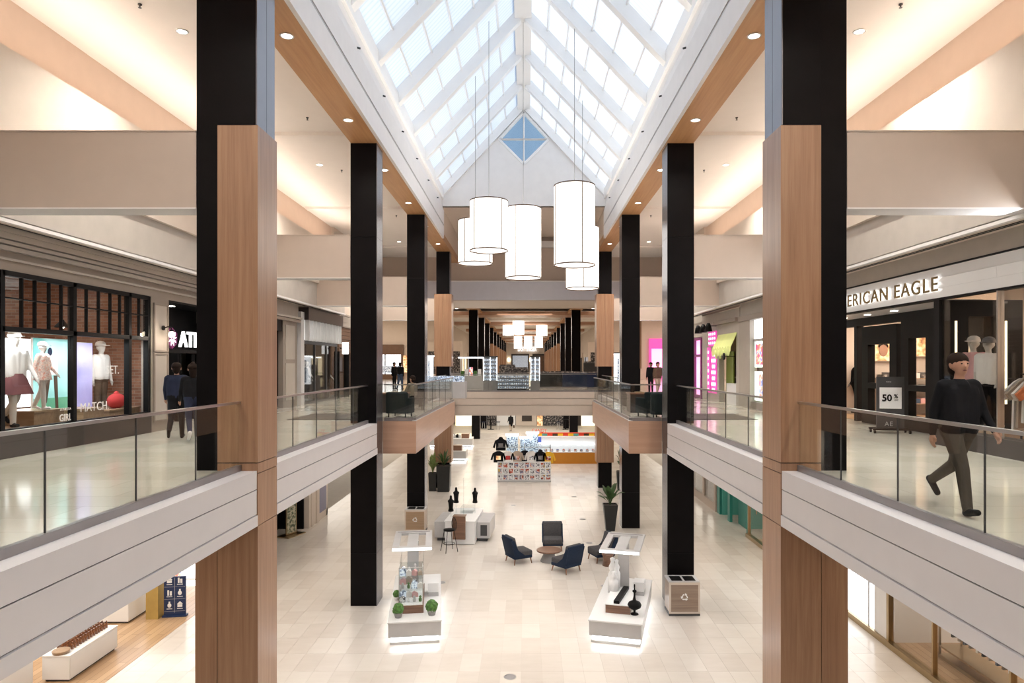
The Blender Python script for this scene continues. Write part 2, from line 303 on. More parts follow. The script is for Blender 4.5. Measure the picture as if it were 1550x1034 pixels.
DEF = {
 'white': lambda n: plain(n, (.80, .78, .77), .45, var=.02),
 'bright_white': lambda n: plain(n, (.86, .86, .86), .3, var=.01),
 'fascia_white': lambda n: plain(n, (.66, .635, .645), .35, var=.015),
 'ceiling_white': lambda n: plain(n, (.83, .79, .75), .7, var=.01),
 'beige': lambda n: plain(n, (.53, .44, .375), .6, var=.02),
 'beige_light': lambda n: plain(n, (.66, .57, .49), .6, var=.02),
 'taupe': lambda n: plain(n, (.27, .225, .19), .6, var=.03),
 'taupe_light': lambda n: plain(n, (.40, .355, .31), .6, var=.03),
 'stone_grey': lambda n: plain(n, (.46, .42, .38), .6, var=.04),
 'peach': lambda n: plain(n, (.68, .54, .445), .7, var=.02),
 'fin_glow': lambda n: emis(n, (.93, 1, .95), .75),
 'sky_tint_white': lambda n: plain(n, (.62, .63, .70), .25, var=.02),  # white header beam, its lavender sky reflection put into the base colour
 'black_panel': lambda n: plain(n, (.005, .004, .005), .2, var=.2, ior=1.75),
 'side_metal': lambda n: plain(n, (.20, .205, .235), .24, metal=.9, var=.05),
 'black_matte': lambda n: plain(n, (.0045, .0035, .004), .45, var=.2, spec=.1),
 'black': lambda n: plain(n, (.006, .0055, .006), .5, var=.2, spec=.15),
 'dark_brown': lambda n: plain(n, (.035, .025, .022), .4, var=.1),
 'brown': lambda n: plain(n, (.13, .07, .04), .5, var=.1),
 'dark_grey': lambda n: plain(n, (.05, .05, .052), .5, var=.1),
 'grey': lambda n: plain(n, (.28, .27, .27), .5, var=.06),
 'light_grey': lambda n: plain(n, (.52, .51, .51), .4, var=.04),
 'steel': lambda n: plain(n, (.55, .54, .53), .28, metal=1, var=.03),
 'shoe_grey': lambda n: plain(n, (.30, .28, .28), .35, metal=.6, var=.05),
 'brass': lambda n: plain(n, (.42, .32, .19), .3, metal=1, var=.05),
 'gold_bag': lambda n: plain(n, (.50, .36, .12), .4, metal=.4, var=.1),
 'gold': lambda n: plain(n, (.22, .15, .06), .45, metal=.4, var=.1),
 'wood': lambda n: wood(n, (.27, .14, .078), (.345, .19, .11), (.41, .245, .145), 'z'),
 'wood_y': lambda n: wood(n, (.40, .20, .085), (.47, .25, .11), (.52, .29, .135), 'y', .45, .1),
 'wood_x': lambda n: wood(n, (.40, .235, .16), (.45, .27, .185), (.50, .31, .215), 'x', k=.7),
 'wood_fy': lambda n: wood(n, (.40, .235, .16), (.45, .27, .185), (.50, .31, .215), 'y', k=.7),
 'walnut': lambda n: wood(n, (.13, .06, .035), (.20, .10, .06), (.28, .15, .09), 'x', k=1.6),
 'bin_wood': lambda n: wood(n, (.30, .19, .11), (.38, .25, .15), (.44, .31, .20), 'x', k=1.2),
 'bin_wood_dark': lambda n: wood(n, (.22, .15, .11), (.29, .21, .16), (.35, .26, .2), 'x', k=1.2),
 'leg_wood': lambda n: wood(n, (.20, .08, .04), (.26, .12, .06), (.32, .16, .09), 'z', k=1.5),
 'wood_floor': lambda n: brick(n, (.42, .26, .14), (.55, .37, .22), (.28, .17, .09), 1.0, 1.6, .16, .006, .3, 'yx'),
 'tile': lambda n: tiles(n, (.61, .55, .49), (.68, .62, .56), (.73, .68, .62)),
 'grout': lambda n: plain(n, (.50, .45, .39), .6),
 'upper_tile': lambda n: brick(n, (.60, .57, .50), (.68, .64, .57), (.50, .47, .41), 1.0, .9, .6, .006, .12),
 'red_brick': lambda n: brick(n, (.20, .085, .05), (.33, .16, .10), (.30, .24, .19), 1.0, .22, .075, .005, .8, 'yz'),
 'glass': lambda n: glass(n),
 'rail_glass': lambda n: glass(n, (.95, .965, .95)),
 'shop_glass': lambda n: glass(n, (.96, .965, .955)),
 'case_glass': lambda n: glass(n, (.95, .97, .97)),
 'skypane': lambda n: skypane(n),
 'shade': lambda n: emis(n, (1, .955, .88), 1.5),
 'led': lambda n: emis(n, (.92, .96, 1), 5),
 'led_warm': lambda n: emis(n, (1, .85, .62), 9),
 'downlight': lambda n: emis(n, (1, .93, .82), 10),
 'sign_white': lambda n: emis(n, (1, 1, 1), 1.6),
 'halo': lambda n: emis(n, (1, .97, .92), 2.6),
 'lightbox': lambda n: emis(n, (.92, .96, 1), 2.2),
 'lightbox_warm': lambda n: emis(n, (1, .82, .55), 1.6),
 'pink_light': lambda n: emis(n, (1, .42, .72), 1.3),
 'pink_dot': lambda n: emis(n, (1, .93, .97), 1.8),
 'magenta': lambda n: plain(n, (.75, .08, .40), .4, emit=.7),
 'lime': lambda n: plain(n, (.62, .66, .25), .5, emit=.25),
 'lime_dark': lambda n: plain(n, (.20, .26, .04), .4),
 'green_light': lambda n: emis(n, (.78, 1, .82), 1.6),
 'teal': lambda n: plain(n, (.02, .22, .18), .4),
 'teal_light': lambda n: plain(n, (.10, .45, .38), .4),
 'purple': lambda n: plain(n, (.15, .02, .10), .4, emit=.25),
 'navy': lambda n: plain(n, (.012, .03, .10), .45),
 'blue_panel': lambda n: plain(n, (.10, .09, .20), .3),
 'cloth_black': lambda n: plain(n, (.009, .009, .011), .85, spec=.15, var=.3),
 'cloth_navy': lambda n: plain(n, (.02, .025, .05), .85, spec=.15, var=.2),
 'cloth_brown': lambda n: plain(n, (.10, .065, .045), .85, spec=.15, var=.2),
 'cloth_white': lambda n: plain(n, (.78, .75, .72), .8, spec=.2, var=.04),
 'cloth_grey': lambda n: plain(n, (.22, .21, .21), .9, spec=.15, var=.12, vscale=30),
 'cloth_beige': lambda n: plain(n, (.42, .34, .27), .85, spec=.2),
 'cloth_khaki': lambda n: plain(n, (.20, .17, .13), .85, spec=.2),
 'cloth_red': lambda n: plain(n, (.50, .05, .05), .8, spec=.2),
 'cloth_orange': lambda n: plain(n, (.75, .25, .10), .8, spec=.2),
 'cloth_yellow': lambda n: plain(n, (.80, .45, .04), .8, spec=.2),
 'cloth_pink': lambda n: plain(n, (.70, .40, .40), .8, spec=.2),
 'cloth_maroon': lambda n: plain(n, (.20, .08, .085), .8, spec=.2),
 'cloth_jean': lambda n: plain(n, (.06, .09, .15), .8, spec=.2, vscale=15),
 'cloth_floral': lambda n: print_mat(n, [(.35, (.75, .35, .28)), (.5, (.85, .74, .66)), (.62, (.62, .42, .38))], 22),
 'chair_in': lambda n: plain(n, (.075, .072, .075), .9, spec=.15, var=.2, vscale=40),
 'chair_out': lambda n: plain(n, (.012, .022, .045), .7, spec=.2, var=.2, vscale=40),
 'trouser_dark': lambda n: plain(n, (.075, .062, .05), .85, spec=.15),
 'skin': lambda n: plain(n, (.45, .24, .16), .5, var=.05),
 'hair': lambda n: plain(n, (.018, .010, .007), .75, var=.3, spec=.12),
 'mannequin': lambda n: plain(n, (.60, .57, .53), .35, var=.03),
 'mannequin_dark': lambda n: plain(n, (.20, .18, .165), .35, var=.03),
 'leaf': lambda n: plain(n, (.035, .085, .018), .4, var=.5, vscale=8),
 'leaf_bright': lambda n: plain(n, (.06, .16, .025), .6, var=.5, vscale=20),
 'leaf_pale': lambda n: plain(n, (.20, .26, .08), .5, var=.4, vscale=20),
 'pot_black': lambda n: plain(n, (.010, .010, .010), .4, var=.2),
 'amber': lambda n: plain(n, (.24, .09, .035), .2, var=.3, coat=.5),
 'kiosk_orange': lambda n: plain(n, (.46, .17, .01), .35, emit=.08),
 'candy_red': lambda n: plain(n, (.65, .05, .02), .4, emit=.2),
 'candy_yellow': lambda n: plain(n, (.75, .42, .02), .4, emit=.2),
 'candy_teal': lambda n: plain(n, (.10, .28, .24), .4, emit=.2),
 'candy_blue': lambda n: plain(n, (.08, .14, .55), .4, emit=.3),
 'print_multi': lambda n: print_mat(n, [(.30, (.02, .02, .03)), (.42, (.55, .10, .05)), (.5, (.80, .76, .70)), (.58, (.10, .12, .30)), (.70, (.60, .40, .08))], 5),
 'print_bw': lambda n: print_mat(n, [(.42, (.03, .03, .04)), (.5, (.70, .70, .72)), (.62, (.85, .85, .86))], 16),
 'print_court': lambda n: print_mat(n, [(.35, (.10, .36, .34)), (.5, (.34, .62, .62)), (.7, (.62, .80, .80))], .7, .55, rnd=False),
 'print_purple': lambda n: print_mat(n, [(.35, (.22, .20, .50)), (.5, (.40, .38, .66)), (.7, (.60, .58, .74))], .7, .5, rnd=False),
 'print_green': lambda n: print_mat(n, [(.35, (.06, .26, .16)), (.6, (.16, .40, .26))], .9, .5, rnd=False),
 'print_warm': lambda n: print_mat(n, [(.35, (.35, .14, .06)), (.5, (.75, .45, .20)), (.65, (.85, .70, .48))], 5, .7),
 'print_pop': lambda n: print_mat(n, [(.35, (.60, .05, .35)), (.47, (.80, .30, .10)), (.55, (.80, .78, .75)), (.65, (.25, .30, .65))], 5, .7),
 'merch_cool': lambda n: print_mat(n, [(.36, (.06, .08, .12)), (.48, (.35, .45, .60)), (.55, (.80, .86, .92)), (.7, (.55, .62, .74))], 14, .35),
 'print_leaf': lambda n: print_mat(n, [(.38, (.05, .07, .04)), (.5, (.30, .30, .20)), (.62, (.55, .50, .38))], 9),
 'merch_dark': lambda n: print_mat(n, [(.40, (.012, .012, .014)), (.55, (.10, .09, .09)), (.68, (.50, .45, .40))], 7, .05),
}
def MAT(k):
    if k not in _M: _M[k] = DEF[k](k)
    return _M[k]
# ================================================================ the building
XL, XR = -8.9, 8.45                      # shopfront planes on the upper floor
ZS = 12.75                               # wood soffit
def xw(s): return XL if s < 0 else XR
fl = struct(B(-26, 26, -12, 160, -.3, -.004), 'floor', 'grout', 'polished cream stone tile floor of the lower mall', 'floor')
TW, TD = .45, .9
me1 = MB().box(0, TW - .004, 0, TD - .004, -.02, 0).mesh('tile'); me1.materials.append(MAT('tile'))
rest = MB(); cand = []
for r in range(-1, 70):
    for c in range(-20, 20):
        x = c * TW; y = 13.0 + r * TD
        if -4.1 < x < 3.8 and 13.8 < y and len(cand) < 300: cand.append((x, y))
        elif y < 66: rest.box(x, x + TW - .004, y, y + TD - .004, -.02, 0)
for x, y in cand:
    o = mk('tile', me1, None, fl); o.location = (x, y, 0)
tag(rest.build('tile_field', 'tile', fl), kind='stuff')
struct(B(-14, -4.26, -12, 40.8, 4.3, ZU), 'floor_upper_left', 'upper_tile', 'pale polished upper walkway floor on the left', 'floor')
struct(B(4.26, 14, -12, 40.8, 4.3, ZU), 'floor_upper_right', 'upper_tile', 'pale polished upper walkway floor on the right', 'floor')
struct(B(-26, 26, 40.9, 75, 4.3, ZU), 'floor_upper_far', 'upper_tile', 'upper floor of the crossing beyond the bridge', 'floor')
struct(B(-9, 9, 75, 158, 4.3, ZU), 'floor_upper_hall', 'upper_tile', 'upper floor of the long hall in the distance', 'floor')
# shell
struct(B(-14, 14, -12.3, -12, 0, 19.2), 'wall_back', 'dark_brown', 'plain wall closing the mall behind the camera')
for s in (-1, 1):
    n = side(s)
    struct(B(s * 14, s * 14.2, -12, 41, 0, 13.4), 'wall_' + n, 'taupe_light', 'back wall of the shops on the ' + n)
    struct(B(s * 26, s * 26.2, 40.8, 75, 0, 12), 'wall_wing_' + n, 'beige_light', 'end wall of the %s side court' % n)
    struct(B(s * 14, s * 26, 40.8, 41, 0, 12), 'wall_return_' + n, 'beige_light', 'return wall of the %s side court' % n)
    struct(B(s * 9, s * 26, 75, 75.2, 0, 12), 'wall_facade_' + n, 'beige_light', 'far facade of the %s side court' % n)
    struct(B(s * 9, s * 9.2, 75.2, 158, 0, 12), 'wall_hall_' + n, 'beige_light', '%s wall of the long hall in the distance' % n)
    struct(B(s * 4.7, s * 14, -12, 41, 13.1, 13.3), 'ceiling_' + n, 'ceiling_white', 'warm white coved ceiling over the %s walkway' % n, 'ceiling')
    # wood soffit strip and white fascia under the skylight
    sof = struct(B(s * 3.95, s * 4.72, -12, 40.9, ZS, 13.1), 'trim_soffit_' + n, 'wood_y', 'honey wood soffit strip along the %s column row' % n, 'soffit')
    fa = thing('skylight_fascia', 'white fascia with a twin black slot along the %s side of the skylight' % n, 'fascia')
    B(s * 3.86, s * 3.95, -12, 33, ZS, 13.34).build('lower_board', 'white', fa)
    B(s * 3.87, s * 3.95, -12, 33, 13.365, 13.395).build('slot_bar', 'light_grey', fa)
    B(s * 3.90, s * 3.95, -12, 33, 13.34, 13.42).build('slot', 'black', fa)
    B(s * 3.86, s * 3.95, -12, 33, 13.42, 14.05).build('upper_board', 'white', fa)
    MB().prism([(s * 3.86, 14.05), (s * 3.95, 14.05), (s * 4.15, 14.3), (s * 4.15, 14.8), (s * 3.95, 14.8), (s * 3.95, 14.42)], -12, 33).build('cove_board', 'white', fa)
    for k in range(7):
        y = 13.2 + 2.88 * k
        MB().rod((s * 3.87, y, 14.12), (s * 3.80, y, 14.10), .025, n=8).build('sprinkler_nozzle', 'dark_grey', fa)
    # bulkhead with cove parapet, recessed band, soffit, back wall of the cove
    w = xw(s); b = w - s * .5
    tb = thing('cove_bulkhead', 'beige cove bulkhead above the %s shopfronts' % n, 'bulkhead')
    B(b, b + s * .12, -12, 32, 9.0, 9.95).build('recessed_band', 'stone_grey', tb)
    B(b - s * .1, b + s * .06, -12, 32, 9.95, 11.8).build('parapet', 'beige_light', tb)
    B(b, w + s * .1, -12, 32, 9.0, 9.06).build('soffit', 'beige_light', tb)
    B(b - s * .05, b + s * .05, -12, 32, 8.97, 9.03).build('edge_bead', 'white', tb)
    struct(B(w + s * .12, w + s * .3, -12, 36, 9.0, 13.1), 'wall_cove_' + n, 'peach', 'peach lit cove wall above the %s shopfronts' % n)
    struct(B(w, w + s * .3, 32, 36.5, 9.0, 13.1), 'wall_cove_end_' + n, 'beige_light', 'far end of the %s cove wall' % n)
# header wall closing the atrium
for s in (-1, 1): struct(B(s * 3.95, s * 4.15, 33.2, 41, 13.1, 14.5), 'wall_header_' + side(s), 'beige_light', 'short %s side wall above the soffit before the header' % side(s))
struct(B(-14, 14, 41, 41.4, 10.5, 14.5), 'wall_header', 'beige', 'tan header wall closing the skylit court', 'wall')
hb = thing('header_beam', 'white beam with painted lavender sky sheen crossing above the bridge', 'beam')
B(-9, 9, 40.7, 41, 10.52, 11.6).build('face', 'sky_tint_white', hb)
B(-9, 9, 40.66, 41, 11.6, 11.66).build('top_trim', 'white', hb)
B(-9, 9, 41.4, 46.8, 10.5, 10.7).build('soffit', 'beige_light', hb)
struct(B(-3.95, 3.95, 33, 41, 14.3, 14.5), 'ceiling_header', 'beige_light', 'tan ceiling between the skylight and the header wall', 'ceiling')
struct(B(-3.95, 3.95, 40.6, 41, 13.65, 14.0), 'trim_header', 'white', 'thin white moulding on the header wall', 'trim')
struct(B(-26, 26, 41.4, 75, 11.75, 12), 'ceiling_wing', 'ceiling_white', 'ceiling of the crossing beyond the bridge', 'ceiling')
struct(B(-9, 9, 75, 158, 11.5, 11.8), 'ceiling_hall', 'ceiling_white', 'ceiling of the long hall in the distance', 'ceiling')

# ---------------------------------------------------------------- skylight
Y1, SP, NB = 32.9, 2.88, 15
XB, ZB, ZR = 3.92, 14.75, 18.95
sl = thing('skylight', 'long gabled skylight of white translucent panes on white rafters', 'skylight', (0, 0, ZB))
Ls = math.hypot(XB, ZR - ZB); ang = math.atan2(ZR - ZB, XB); NP = 6
def slopeM(s, y): return Matrix.Translation((s * XB, y, 0)) @ (Matrix.Rotation(ang, 4, 'Y') if s > 0 else Matrix.Rotation(-ang, 4, 'Y'))
raft = {}; pane = {}; purl = {}
for s in (-1, 1):
    # local u runs from the curb up to the ridge
    m = MB().box(0, -s * (Ls - .12), -.15, .15, -.02, .36).mesh('rafter'); m.materials.append(MAT('bright_white')); raft[s] = m
    m = MB().box(0, -s * (Ls / NP - .012), 0, SP - .02, 0, .02).mesh('pane'); m.materials.append(MAT('skypane')); pane[s] = m
    m = MB().box(-s * -.02, -s * .035, 0, SP, -.04, .03).mesh('purlin'); m.materials.append(MAT('bright_white')); purl[s] = m
for i in range(NB + 1):
    y = Y1 - i * SP
    for s in (-1, 1):
        o = mk('rafter', raft[s], None, sl); o.matrix_local = Matrix.Translation((0, 0, 0)) @ slopeM(s, y)
        if i == NB: continue
        for k in range(NP):
            M = slopeM(s, y - SP)
            o = mk('pane', pane[s], None, sl); o.matrix_local = M @ Matrix.Translation((-s * k * Ls / NP, .01, .34))
            if k: o = mk('purlin', purl[s], None, sl); o.matrix_local = M @ Matrix.Translation((-s * k * Ls / NP, 0, .31))
B(-.3, .3, Y1 - NB * SP, Y1 + .2, ZR - ZB - .05, ZR - ZB + .6).build('ridge_beam', 'bright_white', sl)
for s in (-1, 1): B(s * 3.86, s * 4.2, Y1 - NB * SP - 2, Y1 + .2, -.12, .35).build('curb', 'bright_white', sl)
# gable wall with diamond window
dz, dx = 17.52, 1.2
struct(MB().prism([(-4.2, 14.3), (4.2, 14.3), (4.2, ZB), (dx, dz + .14), (dx, dz), (0, 16.32), (-dx, dz), (-dx, dz + .14), (-4.2, ZB)], Y1, Y1 + .3), 'wall_gable', 'white', 'white gable end wall of the skylight')
wn = thing('window_1', 'blue diamond shaped gable window with a white cross bar', 'window'); wn['kind'] = 'structure'
def bar2(m, a, b, w, y0, y1):
    a, b = Vector((a[0], 0, a[1])), Vector((b[0], 0, b[1])); t = (b - a).normalized(); nrm = Vector((-t.z, 0, t.x)) * w / 2
    p = [a - nrm, b - nrm, b + nrm, a + nrm]; m.prism([(q.x, q.z) for q in p], y0, y1)
C4 = [(0, ZR - .12), (dx, dz), (0, 16.32), (-dx, dz)]
fm = MB()
for k in range(4): bar2(fm, C4[k], C4[(k + 1) % 4], .1, Y1 - .04, Y1 + .2)
fm.build('frame', 'bright_white', wn)
cm = MB(); bar2(cm, (-dx, dz), (dx, dz), .06, Y1 - .03, Y1 + .1); cm.build('cross_bar', 'light_grey', wn)
cm = MB(); bar2(cm, (0, 16.32), (0, ZR - .12), .08, Y1 - .03, Y1 + .1); cm.build('mullion', 'bright_white', wn)
for k in range(4):
    MB().prism([(0, dz), C4[k], C4[(k + 1) % 4]], Y1 + .05, Y1 + .062).build('pane', 'glass', wn)

# ---------------------------------------------------------------- columns
DC = [10.41, 18.8, 27.73, 36.8]
def near_column(s):
    E = 4.93 if s < 0 else 5.0
    t = thing('column', 'nearest %s column, wide, black above and clad in wood' % side(s), 'column', (s * 4.45, 10.8, 0))
    def q(x0, x1, y0, y1, z0, z1, nm, mt, lab=None):
        return B(s * x0 - s * 4.45, s * x1 - s * 4.45, y0 - 10.8, y1 - 10.8, z0, z1).build(nm, mt, t, lab)
    q(4.03, E - .025, 10.45, 11.1, 0, ZS, 'core', 'black')
    q(4.02, 4.6, 10.41, 11.14, 10.31, ZS, 'cladding_panel', 'black_matte'); q(4.607, E, 10.425, 11.14, ZU, ZS, 'cladding_panel', 'black_matte')
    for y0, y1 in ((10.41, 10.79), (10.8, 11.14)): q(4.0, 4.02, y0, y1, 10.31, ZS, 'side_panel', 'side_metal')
    for z0, z1 in ((0, 4.182), (4.195, 4.983), (4.996, 5.143), (5.156, 10.3)):
        # front board, inner side boards, rear board
        q(3.985, 4.6, 10.40, 10.43, z0, z1, 'wood_panel', 'wood'); q(3.985, 4.01, 10.43, 11.2, z0, z1, 'wood_panel', 'wood')
        q(4.01, 4.6, 11.17, 11.2, z0, z1, 'wood_panel', 'wood')
    q(4.61, E + .01, 10.40, 10.43, 0, 4.29, 'wood_panel', 'wood'); q(E - .015, E + .01, 10.43, 11.2, 0, 4.29, 'wood_panel', 'wood')
    q(4.61, E - .015, 11.17, 11.2, 0, 4.29, 'wood_panel', 'wood')
def black_column(s, d, label, x0=4.0, x1=4.73, z0=0, z1=ZS, segs=None, woods=(), ww=.05, name='column'):
    w = x1 - x0; cx = s * (x0 + x1) / 2; cy = d + w / 2; h = w / 2
    t = thing(name, label, 'column', (cx, cy, 0))
    B(-h + .02, h - .02, -h + .02, h - .02, z0, z1).build('core', 'black', t)
    for a, b in segs or ((z0, 1.45), (1.456, 4.2), (4.206, 10.16), (10.166, z1)):
        a = max(a, z0); b = min(b, z1)
        if b <= a: continue
        for k in range(4):
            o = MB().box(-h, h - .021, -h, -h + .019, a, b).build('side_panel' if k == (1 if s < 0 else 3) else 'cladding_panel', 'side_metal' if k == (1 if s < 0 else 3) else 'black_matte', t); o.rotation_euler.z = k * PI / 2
    for a, b in woods:
        g = h + ww
        for k in range(4):
            for u0, u1 in ((-g, -.006), (.006, g - .027)):
                o = MB().box(u0, u1, -g, -g + .026, a, b).build('wood_panel', 'wood', t); o.rotation_euler.z = k * PI / 2
    return t
for s in (-1, 1):
    near_column(s)
    black_column(s, DC[1], 'second %s column, all black, at the corner of the wooden balcony' % side(s))
    black_column(s, DC[2], 'third %s column, all black, rising through the wooden balcony' % side(s))
    black_column(s, DC[3], 'fourth %s column with light wood bands between black sections' % side(s), woods=((1.38, 4.2), (6.55, 10.45)), ww=.1)
    black_column(s, 43.5, 'wood faced column standing %s of the third black column, beyond the court' % side(s), 6.75, 7.4, ZU, 11.75, segs=((ZU, 11.75),), woods=((6.4, 10.6),), ww=.06)
    black_column(s, 48.0, 'slim wood and black column just outside the fourth %s column' % side(s), 5.6, 6.2, ZU, 11.75, segs=((ZU, 11.75),), woods=((ZU + .2, 9.9),), ww=.05)
    for k in range(10):
        d = 58 + 9.4 * k
        black_column(s, d, '%s column counted from the bridge in the %s row of the far hall' % (ORD[k], side(s)), 4.0, 4.75, ZU, 11.5, segs=((ZU, 11.5),),
                     woods=((ZU + .3, 9.3),) if k >= 3 else (), ww=.03)
    for d, k in zip((58, 68), range(2)):
        black_column(s, d + 3, '%s black lower column under the far crossing on the %s' % (ORD[k], side(s)), 4.0, 4.75, 0, 4.3, segs=((0, 4.3),))
# crossbeams
for s in (-1, 1):
    for k, d in enumerate(DC):
        t = thing('crossbeam', 'taupe crossbeam from the %s %s column to the wall' % (ORD[k], side(s)), 'beam', (s * 6.5, d, 9.05))
        w = xw(s) - s * .4; x0 = s * ((4.94 if s < 0 else 5.01), 4.74, 4.74, 4.84)[k]
        B(x0 - s * 6.5, w - s * 6.5, .02, .46, 0, 1.16).build('web', 'beige', t)
        B(x0 - s * 6.5, w - s * 6.5, .01, .47, -.02, .0).build('soffit_board', 'white', t)
        B(x0 - s * 6.5, w - s * 6.5, .01, .47, 1.16, 1.18).build('top_board', 'beige', t)
        struct(B(s * 4.72, xw(s) - s * .0, d + .1, d + .5, 13.0, 13.1), 'trim_%d' % (k * 2 + (s > 0) + 1), 'ceiling_white', 'ceiling drop above the %s %s crossbeam' % (ORD[k], side(s)), 'trim')
# white slab edge beams
def edge_beam(s, y0, y1, label):
    t = thing('fascia_beam', label, 'beam', (s * 4.13, (y0 + y1) / 2, 4.19)); h = (y1 - y0) / 2
    def q(x0, x1, z0, z1, nm, mt): B(s * (x0 - 4.13), s * (x1 - 4.13), -h, h, z0 - 4.19, z1 - 4.19).build(nm, mt, t)
    q(4.0, 4.26, 4.752, ZU, 'upper_board', 'fascia_white'); q(4.02, 4.26, 4.738, 4.752, 'groove', 'black')
    q(4.0, 4.26, 4.37, 4.738, 'lower_board', 'fascia_white'); q(4.02, 4.26, 4.355, 4.37, 'groove', 'grey')
    q(3.985, 4.26, 4.19, 4.355, 'bottom_lip', 'fascia_white')
for s in (-1, 1):
    edge_beam(s, -3, 10.40, 'white grooved slab edge beam nearest the camera on the ' + side(s))
    edge_beam(s, 11.21, 18.8, 'white grooved slab edge beam between first and second %s columns' % side(s))
    edge_beam(s, 30.3, 36.8, 'white slab edge beam behind the wooden balcony on the ' + side(s))
# balconies with wood fascia
for s in (-1, 1):
    t = thing('balcony', 'wood clad balcony projecting into the court on the ' + side(s), 'balcony', (s * 3.65, 25, 4.1))
    def q(x0, x1, y0, y1, z0, z1, nm, mt): return B(s * (x0 - 3.65), s * (x1 - 3.65), y0 - 25, y1 - 25, z0 - 4.1, z1 - 4.1).build(nm, mt, t)
    q(3.09, 3.99, 19.6, 30.2, 4.12, 5.02, 'slab', 'upper_tile')
    q(3.05, 4.0, 19.56, 19.59, 4.1, ZU, 'wood_panel', 'wood_x')
    for k in range(4):
        y0 = 19.6 + k * 2.67
        q(3.05, 3.08, y0, y0 + 2.664, 4.1, ZU, 'wood_panel', 'wood_fy')
    q(3.05, 4.0, 30.21, 30.24, 4.1, ZU, 'wood_panel', 'wood_x')
    q(3.1, 4.0, 19.6, 30.2, 4.1, 4.12, 'underside', 'white')
    q(3.05, 3.16, 19.56, 30.2, 5.03, 5.045, 'cap', 'light_grey')
# bridge
t = thing('bridge', 'cream faced footbridge crossing the court below the lanterns', 'bridge', (0, 43.8, 3.6))
B(-4.6, 4.6, -3.0, -2.9, .0, .62).build('lower_face', 'beige_light', t); B(-4.6, 4.6, -3.03, -2.9, .64, 1.02).build('middle_face', 'beige_light', t)
B(-4.6, 4.6, -3.06, -2.9, 1.04, 1.43).build('upper_face', 'beige_light', t); B(-4.6, 4.6, -2.95, -2.9, .0, 1.43).build('backing', 'taupe', t)
B(-4.6, 4.6, -2.9, 3, .0, .2).build('underside', 'white', t)

# ---------------------------------------------------------------- glass railings
def railing(label, p0, p1, cuts, z=ZU, h=1.06, post=False):
    p0, p1 = Vector((*p0, z)), Vector((*p1, z)); L = (p1 - p0).length; a = math.atan2(p1.y - p0.y, p1.x - p0.x)
    t = thing('glass_railing', label, 'railing', p0, a)
    B(0, L, -.035, .035, 0, .09).build('base_shoe', 'shoe_grey', t)
    B(0, L, -.028, .028, h - .035, h).build('handrail', 'steel', t)
    c = [0] + list(cuts) + [L]
    for i in range(len(c) - 1):
        if c[i + 1] - c[i] < .05: continue
        B(c[i] + .008, c[i + 1] - .008, -.006, .006, .06, h - .03).build('glass_panel', 'rail_glass', t)
        if i: B(c[i] - .006, c[i] + .006, -.008, .008, .09, h - .03).build('joint_strip', 'dark_grey', t)
    return t
for s in (-1, 1):
    n = side(s)
    railing('glass railing nearest the camera along the %s walkway' % n, (s * 4.27, 10.40), (s * 4.27, -2.5), [10.40 - v for v in (9.03, 7.65, 6.2, 4.8, 3.4, 2.0, .6, -.8)])
    railing('glass railing between first and second columns on the ' + n, (s * 4.27, 11.22), (s * 4.27, 18.78), [v - 11.22 for v in (12.8, 14.25, 15.7, 17.25)])
    railing('short glass railing across the front of the %s balcony' % n, (s * 3.98, 19.66), (s * 3.12, 19.66), [])
    railing('long glass railing along the inner edge of the %s balcony' % n, (s * 3.12, 19.72), (s * 3.12, 30.15), [1.9, 3.8, 5.7, 7.6])
    railing('glass railing behind the %s balcony toward the bridge' % n, (s * 4.2, 30.3), (s * 4.2, 36.6), [2.1, 4.2])
railing('glass railing on the near edge of the bridge', (-4.3, 40.85), (4.3, 40.85), [2.15, 4.3, 6.45])
railing('glass railing on the far edge of the bridge', (-4.3, 46.9), (4.3, 46.9), [2.15, 4.3, 6.45])

# ---------------------------------------------------------------- hall ceiling woodwork
for s in (-1, 1):
    struct(B(s * 3.9, s * 4.9, 47, 157, 11.3, 11.5), 'trim_hall_' + side(s), 'wood_y', 'wood soffit along the %s columns of the far hall' % side(s), 'soffit')
for k in range(7):
    y = 47.2 + k * 15
    struct(B(-8, 8, y, y + (9 if k == 0 else 3), 11.15 if k else 11.3, 11.5), 'trim_hall_band_%d' % (k + 1), 'wood_x', '%s wood ceiling band across the far hall' % ORD[k], 'soffit')

